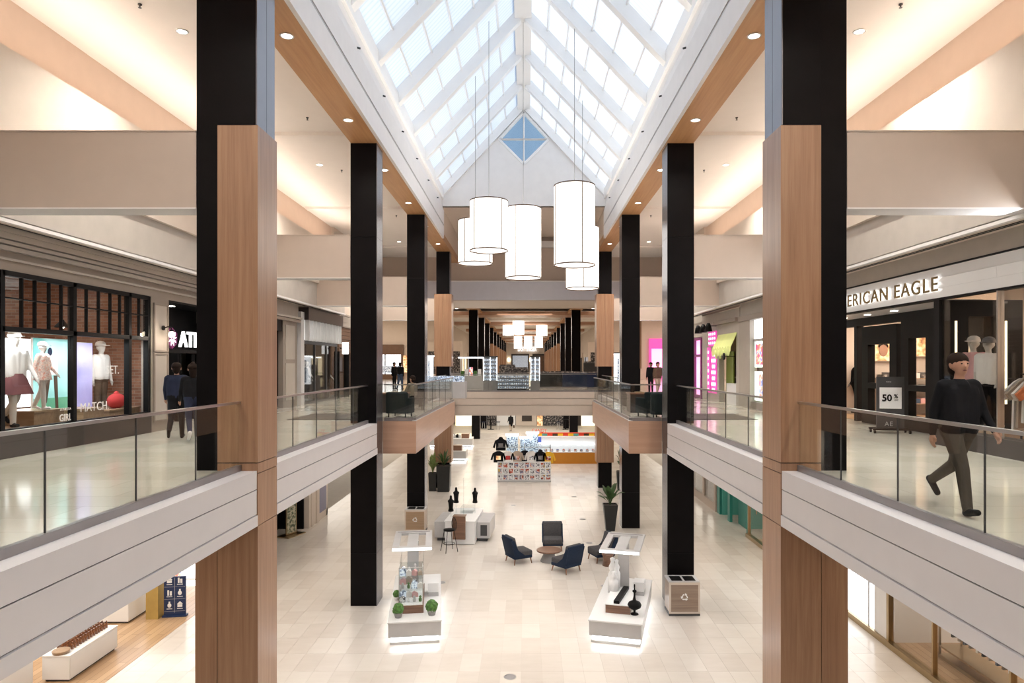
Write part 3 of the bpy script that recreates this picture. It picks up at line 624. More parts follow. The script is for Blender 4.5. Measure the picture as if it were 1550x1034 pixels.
# ---------------------------------------------------------------- ceiling fixtures
def downlight(x, y, z, label, energy=90, r=.1, grp=None):
    t = thing('downlight', label, 'downlight', (x, y, z), 0, grp)
    MB().lathe([(r * 1.3, -.012), (r * 1.3, 0), (r, 0), (r, -.012)], 18, cap=False).build('trim_ring', 'bright_white', t)
    MB().lathe([(r * .98, -.004), (r * .98, 0)], 18).build('lens', 'downlight', t)
    if energy:
        lamp('downlight_lamp', 'SPOT', (x, y, z - .05), energy, NEUT, spot_size=R(140), spot_blend=.8, shadow_soft_size=.08)
for s in (-1, 1):
    for k in range(9):
        downlight(s * 4.33, -.43 + 4.36 * k, ZS - .002, '%s downlight along the wood soffit on the %s' % (ORD[k], side(s)), 260, grp='soffit downlights')
    for k, y in enumerate((-4.4, 4.4, 13.2, 22.0, 31.0, 35.8)):
        downlight(s * 6.55, y, 13.098, '%s downlight along the white ceiling over the %s walkway' % (ORD[k], side(s)), 1000, .09, grp='walkway downlights')
    for k, (x, y) in enumerate(((6.8, 12.2), (5.6, 17.8), (6.0, 22.6), (6.3, 25.6), (5.5, 29.5))):
        o = MB().lathe([(.035, 0), (.035, -.02), (.012, -.03), (.012, -.06), (.03, -.065), (.03, -.07)], 10).build('sprinkler_head', 'dark_grey')
        o.location = (s * x, y, 13.098); tag(o, '%s black sprinkler head from the camera on the %s ceiling' % (ORD[k], side(s)), 'sprinkler', 'ceiling sprinklers')

# ---------------------------------------------------------------- lantern pendants
def pendant(px, d, y0, y1, rot, label, D=1.28, cord=True, ztop=None, grp='drum lanterns over the court'):
    x = X(px, d); zt, zb = Z(y0, d), Z(y1, d); r = D / 2; h = zt - zb
    t = thing('lantern_pendant', label, 'pendant lamp', (x, d, zb), R(rot), grp)
    sd = MB().lathe([(r, 0), (r, h)], 40, cap=False).build('shade', 'shade', t)
    MB().lathe([(r * .985, .03), (r * .985, .035)], 40).build('diffuser', 'shade', t)
    for zz in (0, h):
        MB().lathe([(r + .012, zz - .018), (r + .012, zz + .018), (r - .012, zz + .018), (r - .012, zz - .018), (r + .012, zz - .018)], 40, cap=False).build('rim', 'brown', sd)
    for k in range(4):
        a = k * PI / 2 + PI / 4
        B(-.012, .012, r - .004, r + .016, 0, h).build('rib', 'brown', sd).rotation_euler.z = a
    B(-r, r, -.015, .015, h - .03, h).build('spreader_bar', 'grey', t)
    zc = (ztop if ztop else ZR - (ZR - ZB) * abs(x) / XB + .54) - zb
    MB().rod((0, 0, h - .02), (0, 0, zc), .009, n=6).build('cord', 'grey', t)
    return t
for a in ((740, 23.0, 305, 379.6, 0, 'short drum lantern with its underside showing, left of centre'),
          (719.5, 25.7, 334.5, 399, 12, 'drum lantern at far left, half behind the short one'),
          (792, 24.4, 316, 421, 20, 'long drum lantern hanging in the middle of the five'),
          (869.5, 21.4, 282, 401.5, -27, 'largest drum lantern hanging on the right'),
          (881.5, 26.7, 345, 437, 45, 'lowest drum lantern behind the largest one')):
    pendant(*a)
for k, a in enumerate(((769.5, 78, 481, 508.5, 0), (784.7, 76, 477.5, 507, 0), (797, 98, 480, 498, 0), (808, 98, 480, 499, 0), (820, 78, 478, 509, 0), (784, 108, 508, 528, 0), (799.5, 108, 506, 528, 0), (815.5, 108, 509, 527, 0))):
    lab = ('leftmost lantern', 'wide second lantern from the left', 'narrow lantern left of centre', 'narrow lantern right of centre', 'rightmost wide lantern')[k] + ' in the upper cluster down the far hall' if k < 5 else \
          ('left', 'middle', 'right')[k - 5] + ' lantern in the lower row down the far hall'
    pendant(*a, lab, ztop=11.5, grp='drum lanterns in the far hall')
# ================================================================ figures
def capsule(m, p0, p1, r0, r1):
    p0, p1 = Vector(p0), Vector(p1); m.ball(p0, r0, n=12, m=8); m.ball(p1, r1, n=12, m=8)
    if (p1 - p0).length > 1e-4: m.rod(p0, p1, r0, r1, 12)
def skinned(name, caps, mats, voxel, parent):
    """one continuous surface grown round tapered bones; each face takes the material of its nearest bone"""
    m = MB()
    for c in caps: capsule(m, *c[:4])
    me = m.mesh(name); o = bpy.data.objects.new(name, me); COL.objects.link(o)
    md = o.modifiers.new('r', 'REMESH'); md.mode = 'VOXEL'; md.voxel_size = voxel; md.use_smooth_shade = True
    sm = o.modifiers.new('s', 'SMOOTH'); sm.factor = .5; sm.iterations = 3
    out = bpy.data.meshes.new_from_object(o.evaluated_get(bpy.context.evaluated_depsgraph_get()))
    bpy.data.objects.remove(o); bpy.data.meshes.remove(me); out.name = name
    nf = len(out.polygons); cen = np.empty(nf * 3, np.float32); out.polygons.foreach_get('center', cen); cen = cen.reshape(-1, 3)
    best = np.full(nf, 1e9); idx = np.zeros(nf, np.int32); keys = []
    for c in caps:
        a, b = np.array(c[0]), np.array(c[1]); ab = b - a; L = max(1e-9, ab @ ab)
        t = np.clip((cen - a) @ ab / L, 0, 1); d = np.linalg.norm(cen - (a + t[:, None] * ab), axis=1) - (c[2] + (c[3] - c[2]) * t)
        if c[4] not in keys: keys.append(c[4])
        w = d < best; best[w] = d[w]; idx[w] = keys.index(c[4])
    out.materials.clear()
    for k in keys: out.materials.append(MAT(mats[k]))
    out.polygons.foreach_set('material_index', idx); out.polygons.foreach_set('use_smooth', [True] * nf); out.update()
    return mk(name, out, None, parent)
def rotx(p, c, a):
    y, z = p[1] - c[1], p[2] - c[2]; return (p[0], c[1] + y * math.cos(a) - z * math.sin(a), c[2] + y * math.sin(a) + z * math.cos(a))
def figure(label, loc, rz, h, mats, pose='stand', voxel=.02, cat='person', name='person', hair=True, fingers=False, bulk=1.0, group=None, cap=None, skirt=None, bag=None, coat=False, hairlen=0, stride=24):
    """faces -y; mats: skin top legs shoes"""
    t = thing(name, label, cat, loc, rz, group); k = h / 1.75
    C = []
    def c(a, b, r0, r1, m): C.append((tuple(v * k for v in a), tuple(v * k for v in b), r0 * k, r1 * k, m))
    bl = bulk
    for s in (-1, 1):
        c((s * .075, 0, .96), (s * .10, .005, 1.33), .115 * bl, .105 * bl, 'top'); c((s * .04, 0, 1.40), (s * .165, .005, 1.405), .07, .068 * bl, 'top')
        c((s * .07, .01, .92), (s * .08, .01, .98), .11 * bl, .112 * bl, 'legs' if not coat else 'top')
    c((0, 0, 1.0), (0, 0, 1.38), .11 * bl, .10 * bl, 'top')
    c((0, .005, 1.42), (0, -.01, 1.54), .052, .05, 'skin')
    c((0, .005, 1.645), (0, .015, 1.655), .098, .09, 'skin'); c((0, -.03, 1.57), (0, -.02, 1.62), .058, .075, 'skin')
    c((0, -.098, 1.615), (0, -.092, 1.645), .014, .009, 'skin')
    for s in (-1, 1): c((s * .088, .005, 1.60), (s * .093, .012, 1.635), .014, .017, 'skin')
    legs = {'stand': ((0, 0), (0, 0)), 'walk': ((-stride, 12), (stride, 32)), 'sit': ((-88, 88), (-88, 88)), 'step': ((-10, 6), (10, 14))}[pose]
    arms = {'stand': ((2, -8), (-2, -8)), 'walk': ((13, -10), (-13, -20)), 'sit': ((-30, -50), (-30, -50)), 'step': ((10, -12), (-12, -25))}[pose]
    for s, (hip, knee) in zip((-1, 1), legs):
        H = (s * .085, .01, .92); a = R(hip)
        K = rotx((s * .09, .01, .50), H, -a if False else a); K = rotx((s * .09, .01, .50), H, R(hip))
        A0 = (s * .092, .02, .085); A = rotx(A0, H, R(hip)); A = rotx(A, K, R(knee))
        T0 = (s * .11, -.135, .045); T = rotx(rotx(T0, H, R(hip)), K, R(knee)); Hl = rotx(rotx((s * .092, .045, .045), H, R(hip)), K, R(knee))
        if pose in ('walk', 'step'):
            T = (T[0], T[1], T[2])
        c(H, K, .092 * bl, .062 * bl, 'legs'); c(K, A, .062 * bl, .046 * bl, 'legs'); c(Hl, T, .042, .034, 'shoes'); c(A, Hl, .04, .04, 'shoes')
    for s, (sh, el) in zip((-1, 1), arms):
        S = (s * .185, .005, 1.40); E = rotx((s * .235, .01, 1.13), S, R(sh)); Wp = rotx(rotx((s * .25, .0, .88), S, R(sh)), E, R(el))
        c(S, E, .062 * bl, .048 * bl, 'top'); c(E, Wp, .047 * bl, .034, 'top' if mats.get('sleeve', 'long') == 'long' else 'skin')
        d = (Vector(Wp) - Vector(E)).normalized(); P1 = Vector(Wp) + d * .075; c(tuple(Wp), tuple(P1), .028, .032, 'skin')
        fw = Vector((0, -1, 0)); fw = (fw - d * fw.dot(d)).normalized(); inn = Vector((-s, 0, 0))
        if fingers:
            for q, ln in zip((-.027, -.009, .010, .027), (.062, .074, .080, .070)):
                b0 = P1 + fw * q; b1 = b0 + d * ln * .55 + inn * .006; b2 = b1 + (d * .8 + inn * .6).normalized() * ln * .5
                c(tuple(b0), tuple(b1), .0098, .009, 'skin'); c(tuple(b1), tuple(b2), .009, .008, 'skin')
            b0 = Vector(Wp) + d * .03 + fw * .028; b1 = b0 + (d * .6 + fw * .8).normalized() * .035; b2 = b1 + d * .035
            c(tuple(b0), tuple(b1), .0115, .0105, 'skin'); c(tuple(b1), tuple(b2), .0105, .009, 'skin')
        else:
            c(tuple(P1), tuple(P1 + d * .06 + inn * .015), .026, .018, 'skin'); c(tuple(Vector(Wp) + d * .02), tuple(Vector(Wp) + d * .06 + fw * .04), .014, .011, 'skin')
    if coat:
        for s in (-1, 1): c((s * .06, .0, .95), (s * .08, .005, .62), .125 * bl, .12 * bl, 'top')
    zmin = min(min(q[0][2] - q[2], q[1][2] - q[3]) for q in C)
    if pose != 'sit': C = [((a[0], a[1], a[2] - zmin), (b[0], b[1], b[2] - zmin), r0, r1, m) for a, b, r0, r1, m in C]; dz = -zmin
    else: dz = 0
    skinned('body', C, mats, voxel, t)
    if hair:
        m = MB(); m.ball((0, .022 * k, 1.672 * k + dz), .106 * k, .108 * k, .098 * k, 16, 10)
        m.ball((0, .05 * k, 1.60 * k + dz), .085 * k, .07 * k, (.10 + hairlen) * k, 14, 8); m.build('hair', 'hair', t)
        e = MB()
        for s in (-1, 1): e.ball((s * .034 * k, -.083 * k, 1.645 * k + dz), .011 * k, .008 * k, .007 * k, 8, 6)
        e.build('eyes', 'black', t); MB().ball((0, -.086 * k, 1.575 * k + dz), .024 * k, .008 * k, .006 * k, 10, 6).build('mouth', 'cloth_maroon', t)
    if cap:
        m = MB().lathe([(.112, -.01), (.112, .03), (.095, .075), (.05, .105), (.0, .112)], 18, (0, .01, 1.68)); m.prism([(-.08, -.085), (.08, -.085), (.06, -.19), (0, -.21), (-.06, -.19)], 1.675, 1.69, 'z')
        m.v = [(a * k, b * k, q * k + dz) for a, b, q in m.v]; m.build('cap', cap, t)
    if skirt:
        mt, z0, z1, r0, r1 = skirt; m = MB(); n = 48; v = []; f = []
        for z, r in ((z1, r1), ((z0 + z1) / 2, (r0 + r1) / 2), (z0, r0)):
            for i in range(n):
                a = 2 * PI * i / n; q = r * (1 + (.05 if i % 2 else -.05) * (z1 - z) / (z1 - z0)); v.append((q * math.cos(a) * k * 1.1, q * math.sin(a) * k * .85, z * k + dz))
        for i in range(2):
            for j in range(n): f.append((i * n + j, (i + 1) * n + j, (i + 1) * n + (j + 1) % n, i * n + (j + 1) % n))
        m.add(v, f, True); m.build('skirt', mt, t)
    if bag:
        mt, bx, by, bz = bag; B(bx - .05, bx + .05, by - .16, by + .16, bz, bz + .26).build('bag', mt, t)
    return t
DARK = {'skin': 'skin', 'top': 'cloth_black', 'legs': 'cloth_black', 'shoes': 'black'}
figure('person in black jacket and dark trousers striding along the right railing', (4.86, 7.5, ZU), R(6), 1.78, {'skin': 'skin', 'top': 'cloth_black', 'legs': 'trouser_dark', 'shoes': 'black'}, 'walk', .009, fingers=True, bulk=1.12)
figure('person in dark navy jacket walking past the left shop window', (-7.5, 14.85, ZU), R(-160), 1.68, {'skin': 'skin', 'top': 'cloth_navy', 'legs': 'cloth_black', 'shoes': 'black'}, 'walk', .012, bulk=1.1, fingers=True, stride=18)
figure('person in black coat carrying a navy bag near the left railing column', (-6.95, 14.45, ZU), R(-150), 1.66, {'skin': 'skin', 'top': 'cloth_black', 'legs': 'cloth_navy', 'shoes': 'white'}, 'walk', .012, bulk=1.05, hairlen=.1, stride=18, bag=('cloth_navy', -.30, 0, .55))
d = 44.5
figure('slim person in black standing beside the second left column', (X(597, d), d, ZU), R(60), 1.78, DARK, 'stand', .02)
figure('person in black jacket and jeans standing next to the slim one', (X(606, d - 1), d - 1, ZU), R(160), 1.75, {'skin': 'skin', 'top': 'cloth_black', 'legs': 'cloth_jean', 'shoes': 'black'}, 'step', .02, bulk=1.2)
figure('person in brown jacket walking by the second right column', (X(996, 36), 36, ZU), R(20), 1.75, {'skin': 'skin', 'top': 'cloth_brown', 'legs': 'cloth_beige', 'shoes': 'black'}, 'step', .02, bulk=1.15)
figure('person in black standing behind the one in the brown jacket', (X(985, 39), 39, ZU), R(-30), 1.75, DARK, 'stand', .02, bulk=1.1)
d = DF(664)
figure('person in pale coat on the lower floor left of the clothing stand', (X(723, d), d, 0), R(170), 1.72, {'skin': 'skin', 'top': 'cloth_beige', 'legs': 'cloth_maroon', 'shoes': 'black'}, 'step', .025, coat=True)
d = DF(653)
figure('person in black coat with a tan bag by the far lower shop', (X(773, d), d, 0), R(190), 1.75, {'skin': 'skin', 'top': 'cloth_black', 'legs': 'cloth_beige', 'shoes': 'black'}, 'step', .025, coat=True, hairlen=.12, bag=('cloth_brown', -.32, 0, .35))
figure('person in grey coat sitting on the left balcony', (X(624, 24.6), 24.6, ZU - .5), R(-120), 1.72, {'skin': 'skin', 'top': 'cloth_khaki', 'legs': 'cloth_black', 'shoes': 'black'}, 'sit', .02, bulk=1.2)
# ================================================================ upper shopfronts, left
def room(n, x0, x1, y0, y1, z0, z1, wall, floor_, light=None, lc=NEUT, label='', cat='shop interior', lz=.15):
    """lining of a shop: back wall, two side walls, ceiling, floor"""
    t = thing('shop_interior', label, cat, (0, 0, z0)); o = 1 if x1 > x0 else -1; h = z1 - z0
    B(x1 - o * .06, x1, y0, y1, 0, h).build('back_wall', wall, t)
    B(x0 + o * .25, x1 - o * .06, y0, y0 + .06, 0, h).build('side_wall', wall, t); B(x0 + o * .25, x1 - o * .06, y1 - .06, y1, 0, h).build('side_wall', wall, t)
    B(x0 + o * .25, x1 - o * .06, y0 + .06, y1 - .06, h - .06, h).build('ceiling_board', 'white' if lz else 'dark_brown', t); B(x0 + o * .02, x1 - o * .06, y0 + .06, y1 - .06, .002, .012).build('floor_board', floor_, t)
    if light: area('shop_light', ((x0 + x1) / 2, (y0 + y1) / 2, z1 - .12), abs(x1 - x0) * .6, (y1 - y0) * .75, light, lc)
    return t
XS = XL
# --- activewear shop
sf = thing('storefront', 'dark framed activewear shop window with taupe panelled surround, far left', 'storefront', (XS, 14, ZU))
def lp(y0, y1, z0, z1, nm, mt, x0=0.0, x1=-.2, par=None):
    return B(x0, x1, y0 - 14, y1 - 14, z0 - ZU, z1 - ZU).build(nm, mt, par or sf)
WT, WB, TR = 8.28, 5.45, 7.27
lp(7.5, 20.6, WT, 9.0, 'fascia', 'taupe')
for z0, z1, x in ((8.46, 8.50, .05), (8.62, 8.70, .09), (8.72, 8.78, .14), (8.80, 8.90, .18), (8.90, 9.0, .22)):
    lp(7.5, 20.6, z0, z1, 'cornice_moulding', 'taupe_light', x, 0)
lp(7.5, 11.7, ZU, WT, 'pier', 'taupe'); lp(7.5, 16.3, ZU, WB, 'plinth', 'dark_brown', .06, -.2)
lp(16.32, 17.12, ZU, WT, 'pilaster', 'taupe', .04, -.2)
for z0, z1 in ((5.3, 6.9), (7.0, 8.1)):
    q = lp(16.44, 17.02, z0, z1, 'pilaster_panel', 'taupe_light', .05, .04)
    for a in ((16.40, 16.45, z0, z1), (17.01, 17.06, z0, z1)): lp(*a, 'panel_moulding', 'taupe', .075, .04)
    for a in ((16.40, 17.06, z0 - .04, z0), (16.40, 17.06, z1, z1 + .04)): lp(*a, 'panel_moulding', 'taupe', .075, .04)
mull = [11.72, 13.6, 15.5, 16.28]; sub = [12.2, 12.53, 12.9, 13.24, 14.0, 14.4, 14.8, 15.15, 15.9]
for y in mull: lp(y - .05, y + .05, WB, WT, 'mullion', 'black', .02, -.1)
for z in (WB + .03, TR, WT - .04): lp(11.72, 16.28, z - .045, z + .045, 'transom', 'black', .02, -.1)
lp(11.72, 16.28, 7.80, 7.825, 'glazing_bar', 'black', .01, -.04)
for y in sub: lp(y - .014, y + .014, TR, WT, 'glazing_bar', 'black', .01, -.05)
for i in range(3): lp(mull[i] + .05, mull[i + 1] - .05, WB + .07, TR - .05, 'window_pane', 'shop_glass', -.04, -.05)
al = sorted(mull + sub)
for i in range(len(al) - 1):
    for z0, z1 in ((TR + .045, 7.80), (7.825, WT - .08)): lp(al[i] + .02, al[i + 1] - .02, z0, z1, 'transom_pane', 'shop_glass', -.02, -.026)
# lettering on the glass
def wtext(txt, px, py, size, mat, x=XS - .033, fit=None, name='window_lettering', par=sf, bold=0, sp=1.0, depth=.006):
    y = DW(x, px); o = text(txt, size, mat, (x - XS, y - 14, Z(py, y) - ZU), 'left', par, name, depth, sp, fit=fit, bold=bold); return o
wtext('GIRL', 90, 638, .19, 'cloth_white', fit=.36, bold=.004); wtext('ATHLETA', 91, 622, .07, 'cloth_white', fit=.32)
wtext('MATCH.', 121, 624, .26, 'cloth_white'); wtext('SET.', 161, 566, .26, 'cloth_white')
# entrance with sign
en = thing('shop_entrance', 'black recessed shop entrance with white lit sign and purple emblem, left', 'storefront', (XS, 18.8, ZU))
def ep(x0, x1, y0, y1, z0, z1, nm, mt): return B(x0, x1, y0 - 18.8, y1 - 18.8, z0 - ZU, z1 - ZU).build(nm, mt, en)
ep(0, -.2, 17.12, 17.22, ZU, WT, 'jamb', 'black'); ep(0, -.2, 20.5, 20.6, ZU, WT, 'jamb', 'black')
ep(-.05, -.15, 17.22, 20.5, 6.95, 7.05, 'sign_rail', 'black'); ep(-.9, -.95, 17.22, 20.5, 7.05, WT, 'backboard', 'black')
ep(-1.0, -.02, 17.22, 20.5, WT - .05, WT, 'soffit', 'black')
for y in (17.6, 18.4): ep(-.5, -.62, y - .08, y + .08, WT - .065, WT - .05, 'soffit_light', 'downlight')
for y in (17.25, 18.3, 19.4, 20.4): ep(-.9, -1.0, y, y + .08, ZU, 6.95, 'door_frame', 'black')
hexa = [(.27 * math.cos(PI / 6 + k * PI / 3), .27 * math.sin(PI / 6 + k * PI / 3)) for k in range(6)]
em = MB().prism(hexa, 0, .05, 'x').build('emblem', 'purple', en); em.location = (-.02, 17.32 - 18.8, 7.32 - ZU)
fw = MB()
for k in range(9):
    a = 2 * PI * k / 9; u = Vector((math.cos(a), math.sin(a))); v = Vector((-u.y, u.x)); p = [u * .03, u * .12 + v * .035, u * .2 + v * .03, u * .12 - v * .01]
    fw.prism([(q.x, q.y) for q in p], .05, .06, 'x')
fo = fw.build('emblem_flower', 'sign_white', em)
letters('ATHLETA', .58, 'sign_white', (0, 17.72 - 18.8, 7.12 - ZU), 'left', en, 'sign_letter', .05, 1.05, fit=2.6, bold=.008)
# sconce
sc_ = thing('wall_sconce', 'black gooseneck wall lamp with glowing glass globe on the pilaster', 'wall lamp', (XS + .09, 16.75, 7.55))
MB().rod((0, 0, 0), (.03, 0, 0), .06, n=14).build('wall_plate', 'black', sc_)
MB().tube([(.03, 0, 0), (.12, 0, .03), (.2, 0, .02), (.22, 0, -.05)], .014).build('arm', 'black', sc_)
MB().lathe([(.05, -.09), (.045, -.05), (.015, -.04)], 14, (.22, 0, 0)).build('socket', 'black', sc_); MB().ball((.22, 0, -.16), .075).build('globe', 'led_warm', sc_)
lamp('sconce_lamp', 'POINT', (XS + .4, 16.75, 7.35), 14, WARM, shadow_soft_size=.07)
# interior of the shop
room(0, XS - .1, -13.6, 8, 17.1, ZU, 8.9, 'red_brick', 'wood_floor', 90, WARM, 'brick lined interior of the activewear shop')
room(0, XS - 1.1, -13.6, 17.15, 20.55, ZU, 8.2, 'black', 'wood_floor', 50, NEUT, 'dark interior behind the signed entrance')
def on_left(px, x): return DW(x, px)
def panel(name, label, cat, x, y0, y1, z0, z1, mat, frame='white', th=.05):
    t = thing(name, label, cat, (x, (y0 + y1) / 2, z0)); h = (y1 - y0) / 2
    B(-th, -.008, -h, h, 0, z1 - z0).build('backing', frame, t); B(-.008, 0, -h + .01, h - .01, .01, z1 - z0 - .01).build('print', mat, t); return t
ps = panel('poster', 'tall teal tennis court poster with a player, behind the left window', 'poster', XS - 1.0, 13.85, 15.05, 5.5, 7.2, 'print_court')
B(0, .004, -.59, .59, .01, .45).build('court_print', 'print_green', ps)
MB().ball((.01, -.12, 1.42), .006, .07, .09).build('player_head_print', 'cloth_navy', ps)
MB().prism([(-.3, 1.35), (.1, 1.38), (.12, .95), (-.25, .9)], 0, .012, 'x').build('player_top_print', 'cloth_white', ps)
MB().prism([(-.28, .92), (-.1, .92), (-.22, .35), (-.34, .4)], 0, .012, 'x').build('player_leg_print', 'cloth_brown', ps)
MB().prism([(0, .92), (.1, .92), (.14, .12), (.06, .1)], 0, .012, 'x').build('player_leg_print', 'cloth_brown', ps)
panel('poster', 'purple and green poster just right of the thick window mullion', 'poster', XS - 1.0, 15.12, 15.75, 5.5, 7.15, 'print_purple')
area('window_display_light', (XS - .5, 14, 7.2), .3, 4.3, 75, COOL)
panel('lightbox', 'white glowing lightbox at the left edge of the window display', 'lightbox', XS - 1.6, 13.6, 14.75, 5.75, 7.2, 'lightbox')
panel('lightbox', 'narrow white lightbox by the last window mullion', 'lightbox', XS - 2.2, 18.0 - .6, 18.0 - .2, 6.2, 7.2, 'lightbox')
for k, (y0, y1, zt) in enumerate(((13.04, 13.9, 5.75), (14.5, 15.2, 5.7), (15.4, 16.6, 5.62))):
    t = thing('display_plinth', ('light wood display box under the two left mannequins', 'small wooden display box below the tennis poster', 'low wooden display box under the red bag')[k], 'display box', (XS - .75, (y0 + y1) / 2, ZU + .012))
    B(-.4, .35, -(y1 - y0) / 2, (y1 - y0) / 2, 0, zt - ZU - .04).build('body', 'bin_wood', t); B(-.42, .37, -(y1 - y0) / 2 - .02, (y1 - y0) / 2 + .02, zt - ZU - .04, zt - ZU).build('top', 'bin_wood', t)
B(XS - 1.4, XS - .22, 11.6, 13.0, ZU + .01, 5.48).build('display_platform', 'bin_wood'); tag(bpy.data.objects['display_platform'], 'wooden display platform at the left end of the window', 'platform')
MN = {'skin': 'mannequin', 'top': 'cloth_white', 'legs': 'mannequin', 'shoes': 'black'}
figure('tall mannequin in white knit top and pleated maroon skirt in the left window', (XS - .55, 12.75, 5.48), R(70), 1.78, MN, 'walk', .014, 'mannequin', 'mannequin', hair=False, cap='cloth_white', skirt=('cloth_maroon', .62, 1.0, .27, .15), stride=14, bulk=1.05)
figure('child mannequin in pink floral jacket beside the tall one', (XS - .5, 13.42, 5.755), R(95), 1.32, {'skin': 'mannequin', 'top': 'cloth_floral', 'legs': 'mannequin', 'shoes': 'white'}, 'step', .012, 'mannequin', 'mannequin', hair=False, cap='cloth_white', skirt=('cloth_floral', .78, 1.05, .22, .17), bulk=1.1)
figure('mannequin in white polo with cap behind the second window pane', (XS - 1.15, 16.3, ZU + .35), R(80), 1.8, {'skin': 'mannequin', 'top': 'cloth_white', 'legs': 'cloth_brown', 'shoes': 'white'}, 'stand', .016, 'mannequin', 'mannequin', hair=False, cap='cloth_white', bulk=1.1)
figure('mannequin in long white trousers cut off by the left picture edge', (XS - .6, 11.9, 5.48), R(90), 1.75, {'skin': 'mannequin', 'top': 'cloth_white', 'legs': 'cloth_white', 'shoes': 'white'}, 'stand', .016, 'mannequin', 'mannequin', hair=False, bulk=1.2)
o = MB().ball((0, 0, .18), .16, .28, .18).ball((0, 0, .34), .05, .09, .07).build('sports_bag', 'cloth_red'); o.location = (XS - .6, 16.0, 5.62); tag(o, 'round red sports bag on the low display box', 'bag')
def pendant_cone(x, y, z, ztop, label, mat='black'):
    t = thing('pendant_lamp', label, 'pendant lamp', (x, y, z))
    MB().lathe([(.16, 0), (.15, .03), (.05, .14), (.03, .18)], 18, cap=False).build('shade', mat, t); MB().ball((0, 0, .03), .055).build('bulb', 'downlight', t)
    MB().rod((0, 0, .17), (0, 0, ztop - z), .008, n=6).build('cord', 'black', t)
pendant_cone(XS - 1.6, 13.0, 7.55, 8.83, 'black cone lamp in the activewear shop behind the fourth small pane')
pendant_cone(XS - 1.6, 11.9, 7.62, 8.83, 'black cone lamp in the activewear shop at far left')
pendant_cone(XS - 1.6, 15.6, 7.5, 8.83, 'black cone lamp in the activewear shop near the last panes')
for k in range(3):
    B(XS - 3.2, XS - 3.1, 9 + 2.6 * k, 11 + 2.6 * k, 8.74, 8.82).build('strip_light', 'lightbox'); tag(bpy.data.objects['strip_light' + ('.%03d' % k if k else '')], '%s white strip light on the activewear shop ceiling' % ORD[k], 'strip light', 'shop strip lights')

# --- dark panelled shop, fin shop, brown shop further along the left wall
st = thing('storefront', 'taupe panelled shopfront with narrow dark doorway behind the first left column', 'storefront', (XS, 24, ZU))
def sp_(x0, x1, y0, y1, z0, z1, nm, mt, par=st, yc=24): return B(x0, x1, y0 - yc, y1 - yc, z0 - ZU, z1 - ZU).build(nm, mt, par)
sp_(0, -.2, 20.6, 27.0, 8.35, 9.0, 'fascia', 'taupe_light'); sp_(.1, 0, 20.6, 27.0, 8.3, 8.4, 'cornice_moulding', 'taupe'); sp_(.16, 0, 20.6, 27.0, 8.42, 8.5, 'cornice_moulding', 'taupe_light')
sp_(0, -.2, 20.6, 24.5, ZU, 8.35, 'pier', 'taupe'); sp_(-.02, -.2, 25.35, 26.9, ZU, 8.35, 'pier', 'taupe')
for z0, z1 in ((5.3, 6.7), (6.85, 8.15)): sp_(0, -.02, 25.6, 26.6, z0, z1, 'pilaster_panel', 'taupe_light')
sp_(-.25, -.3, 24.5, 25.35, ZU, 8.35, 'door_leaf', 'black'); sp_(-.2, -.26, 24.9, 24.95, 5.2, 7.8, 'door_handle', 'steel'); sp_(-.05, -.2, 24.5, 25.35, 7.9, 8.35, 'transom', 'black')
ff = thing('storefront', 'shopfront with brown cornice and band of white vertical fins on the left', 'storefront', (XS, 29.8, ZU))
def fp(x0, x1, y0, y1, z0, z1, nm, mt): return B(x0, x1, y0 - 29.8, y1 - 29.8, z0 - ZU, z1 - ZU).build(nm, mt, ff)
fp(.12, -.2, 26.95, 27.35, ZU, 8.75, 'pilaster', 'light_grey'); fp(.3, -.2, 27.35, 32.5, 8.45, 8.95, 'cornice', 'dark_brown'); fp(.2, -.2, 27.35, 32.5, 8.95, 9.1, 'cap', 'stone_grey')
fp(.1, .05, 27.4, 32.4, 7.65, 8.45, 'fin_backing', 'fin_glow')
for k in range(11): fp(.3, .1, 27.45 + .47 * k, 27.5 + .47 * k, 7.62, 8.45, 'fin', 'light_grey')
fp(.02, -.06, 27.35, 32.5, 7.5, 7.62, 'head_frame', 'dark_grey')
for y in (27.45, 29.1, 30.8, 32.45): fp(.02, -.06, y - .04, y + .04, ZU + .1, 7.5, 'mullion', 'dark_grey')
for y0, y1 in ((27.5, 29.05), (29.15, 30.75), (30.85, 32.4)): fp(-.02, -.03, y0, y1, ZU + .12, 7.5, 'window_pane', 'shop_glass')
fp(.04, -.1, 27.35, 32.5, ZU, ZU + .1, 'plinth', 'dark_grey')
bs = thing('blade_sign', 'small glowing white square blade sign on the left shopfront', 'sign', (XS + .35, 32.3, 7.15)); B(-.03, .25, -.06, .06, 0, .55).build('box', 'sign_white', bs); B(-.15, -.03, -.02, .02, .25, .3).build('bracket', 'black', bs)
room(0, XS - .1, -13.5, 27.3, 32.5, ZU, 8.3, 'dark_brown', 'dark_grey', 55, WARM, 'dim interior of the fin fronted shop', lz=0)
for k, (y, mt, lb) in enumerate(((28.2, 'cloth_black', 'black dress'), (29.6, 'cloth_beige', 'beige coat'), (30.3, 'cloth_black', 'black jacket'), (31.6, 'cloth_white', 'white shirt'))):
    figure('mannequin in a %s inside the fin fronted shop' % lb, (XS - .8 - .3 * (k % 2), y, ZU + .02), R(90), 1.75, {'skin': 'mannequin', 'top': mt, 'legs': 'cloth_black', 'shoes': 'black'}, 'step', .03, 'mannequin', 'mannequin', hair=False, coat=k % 2 == 0)
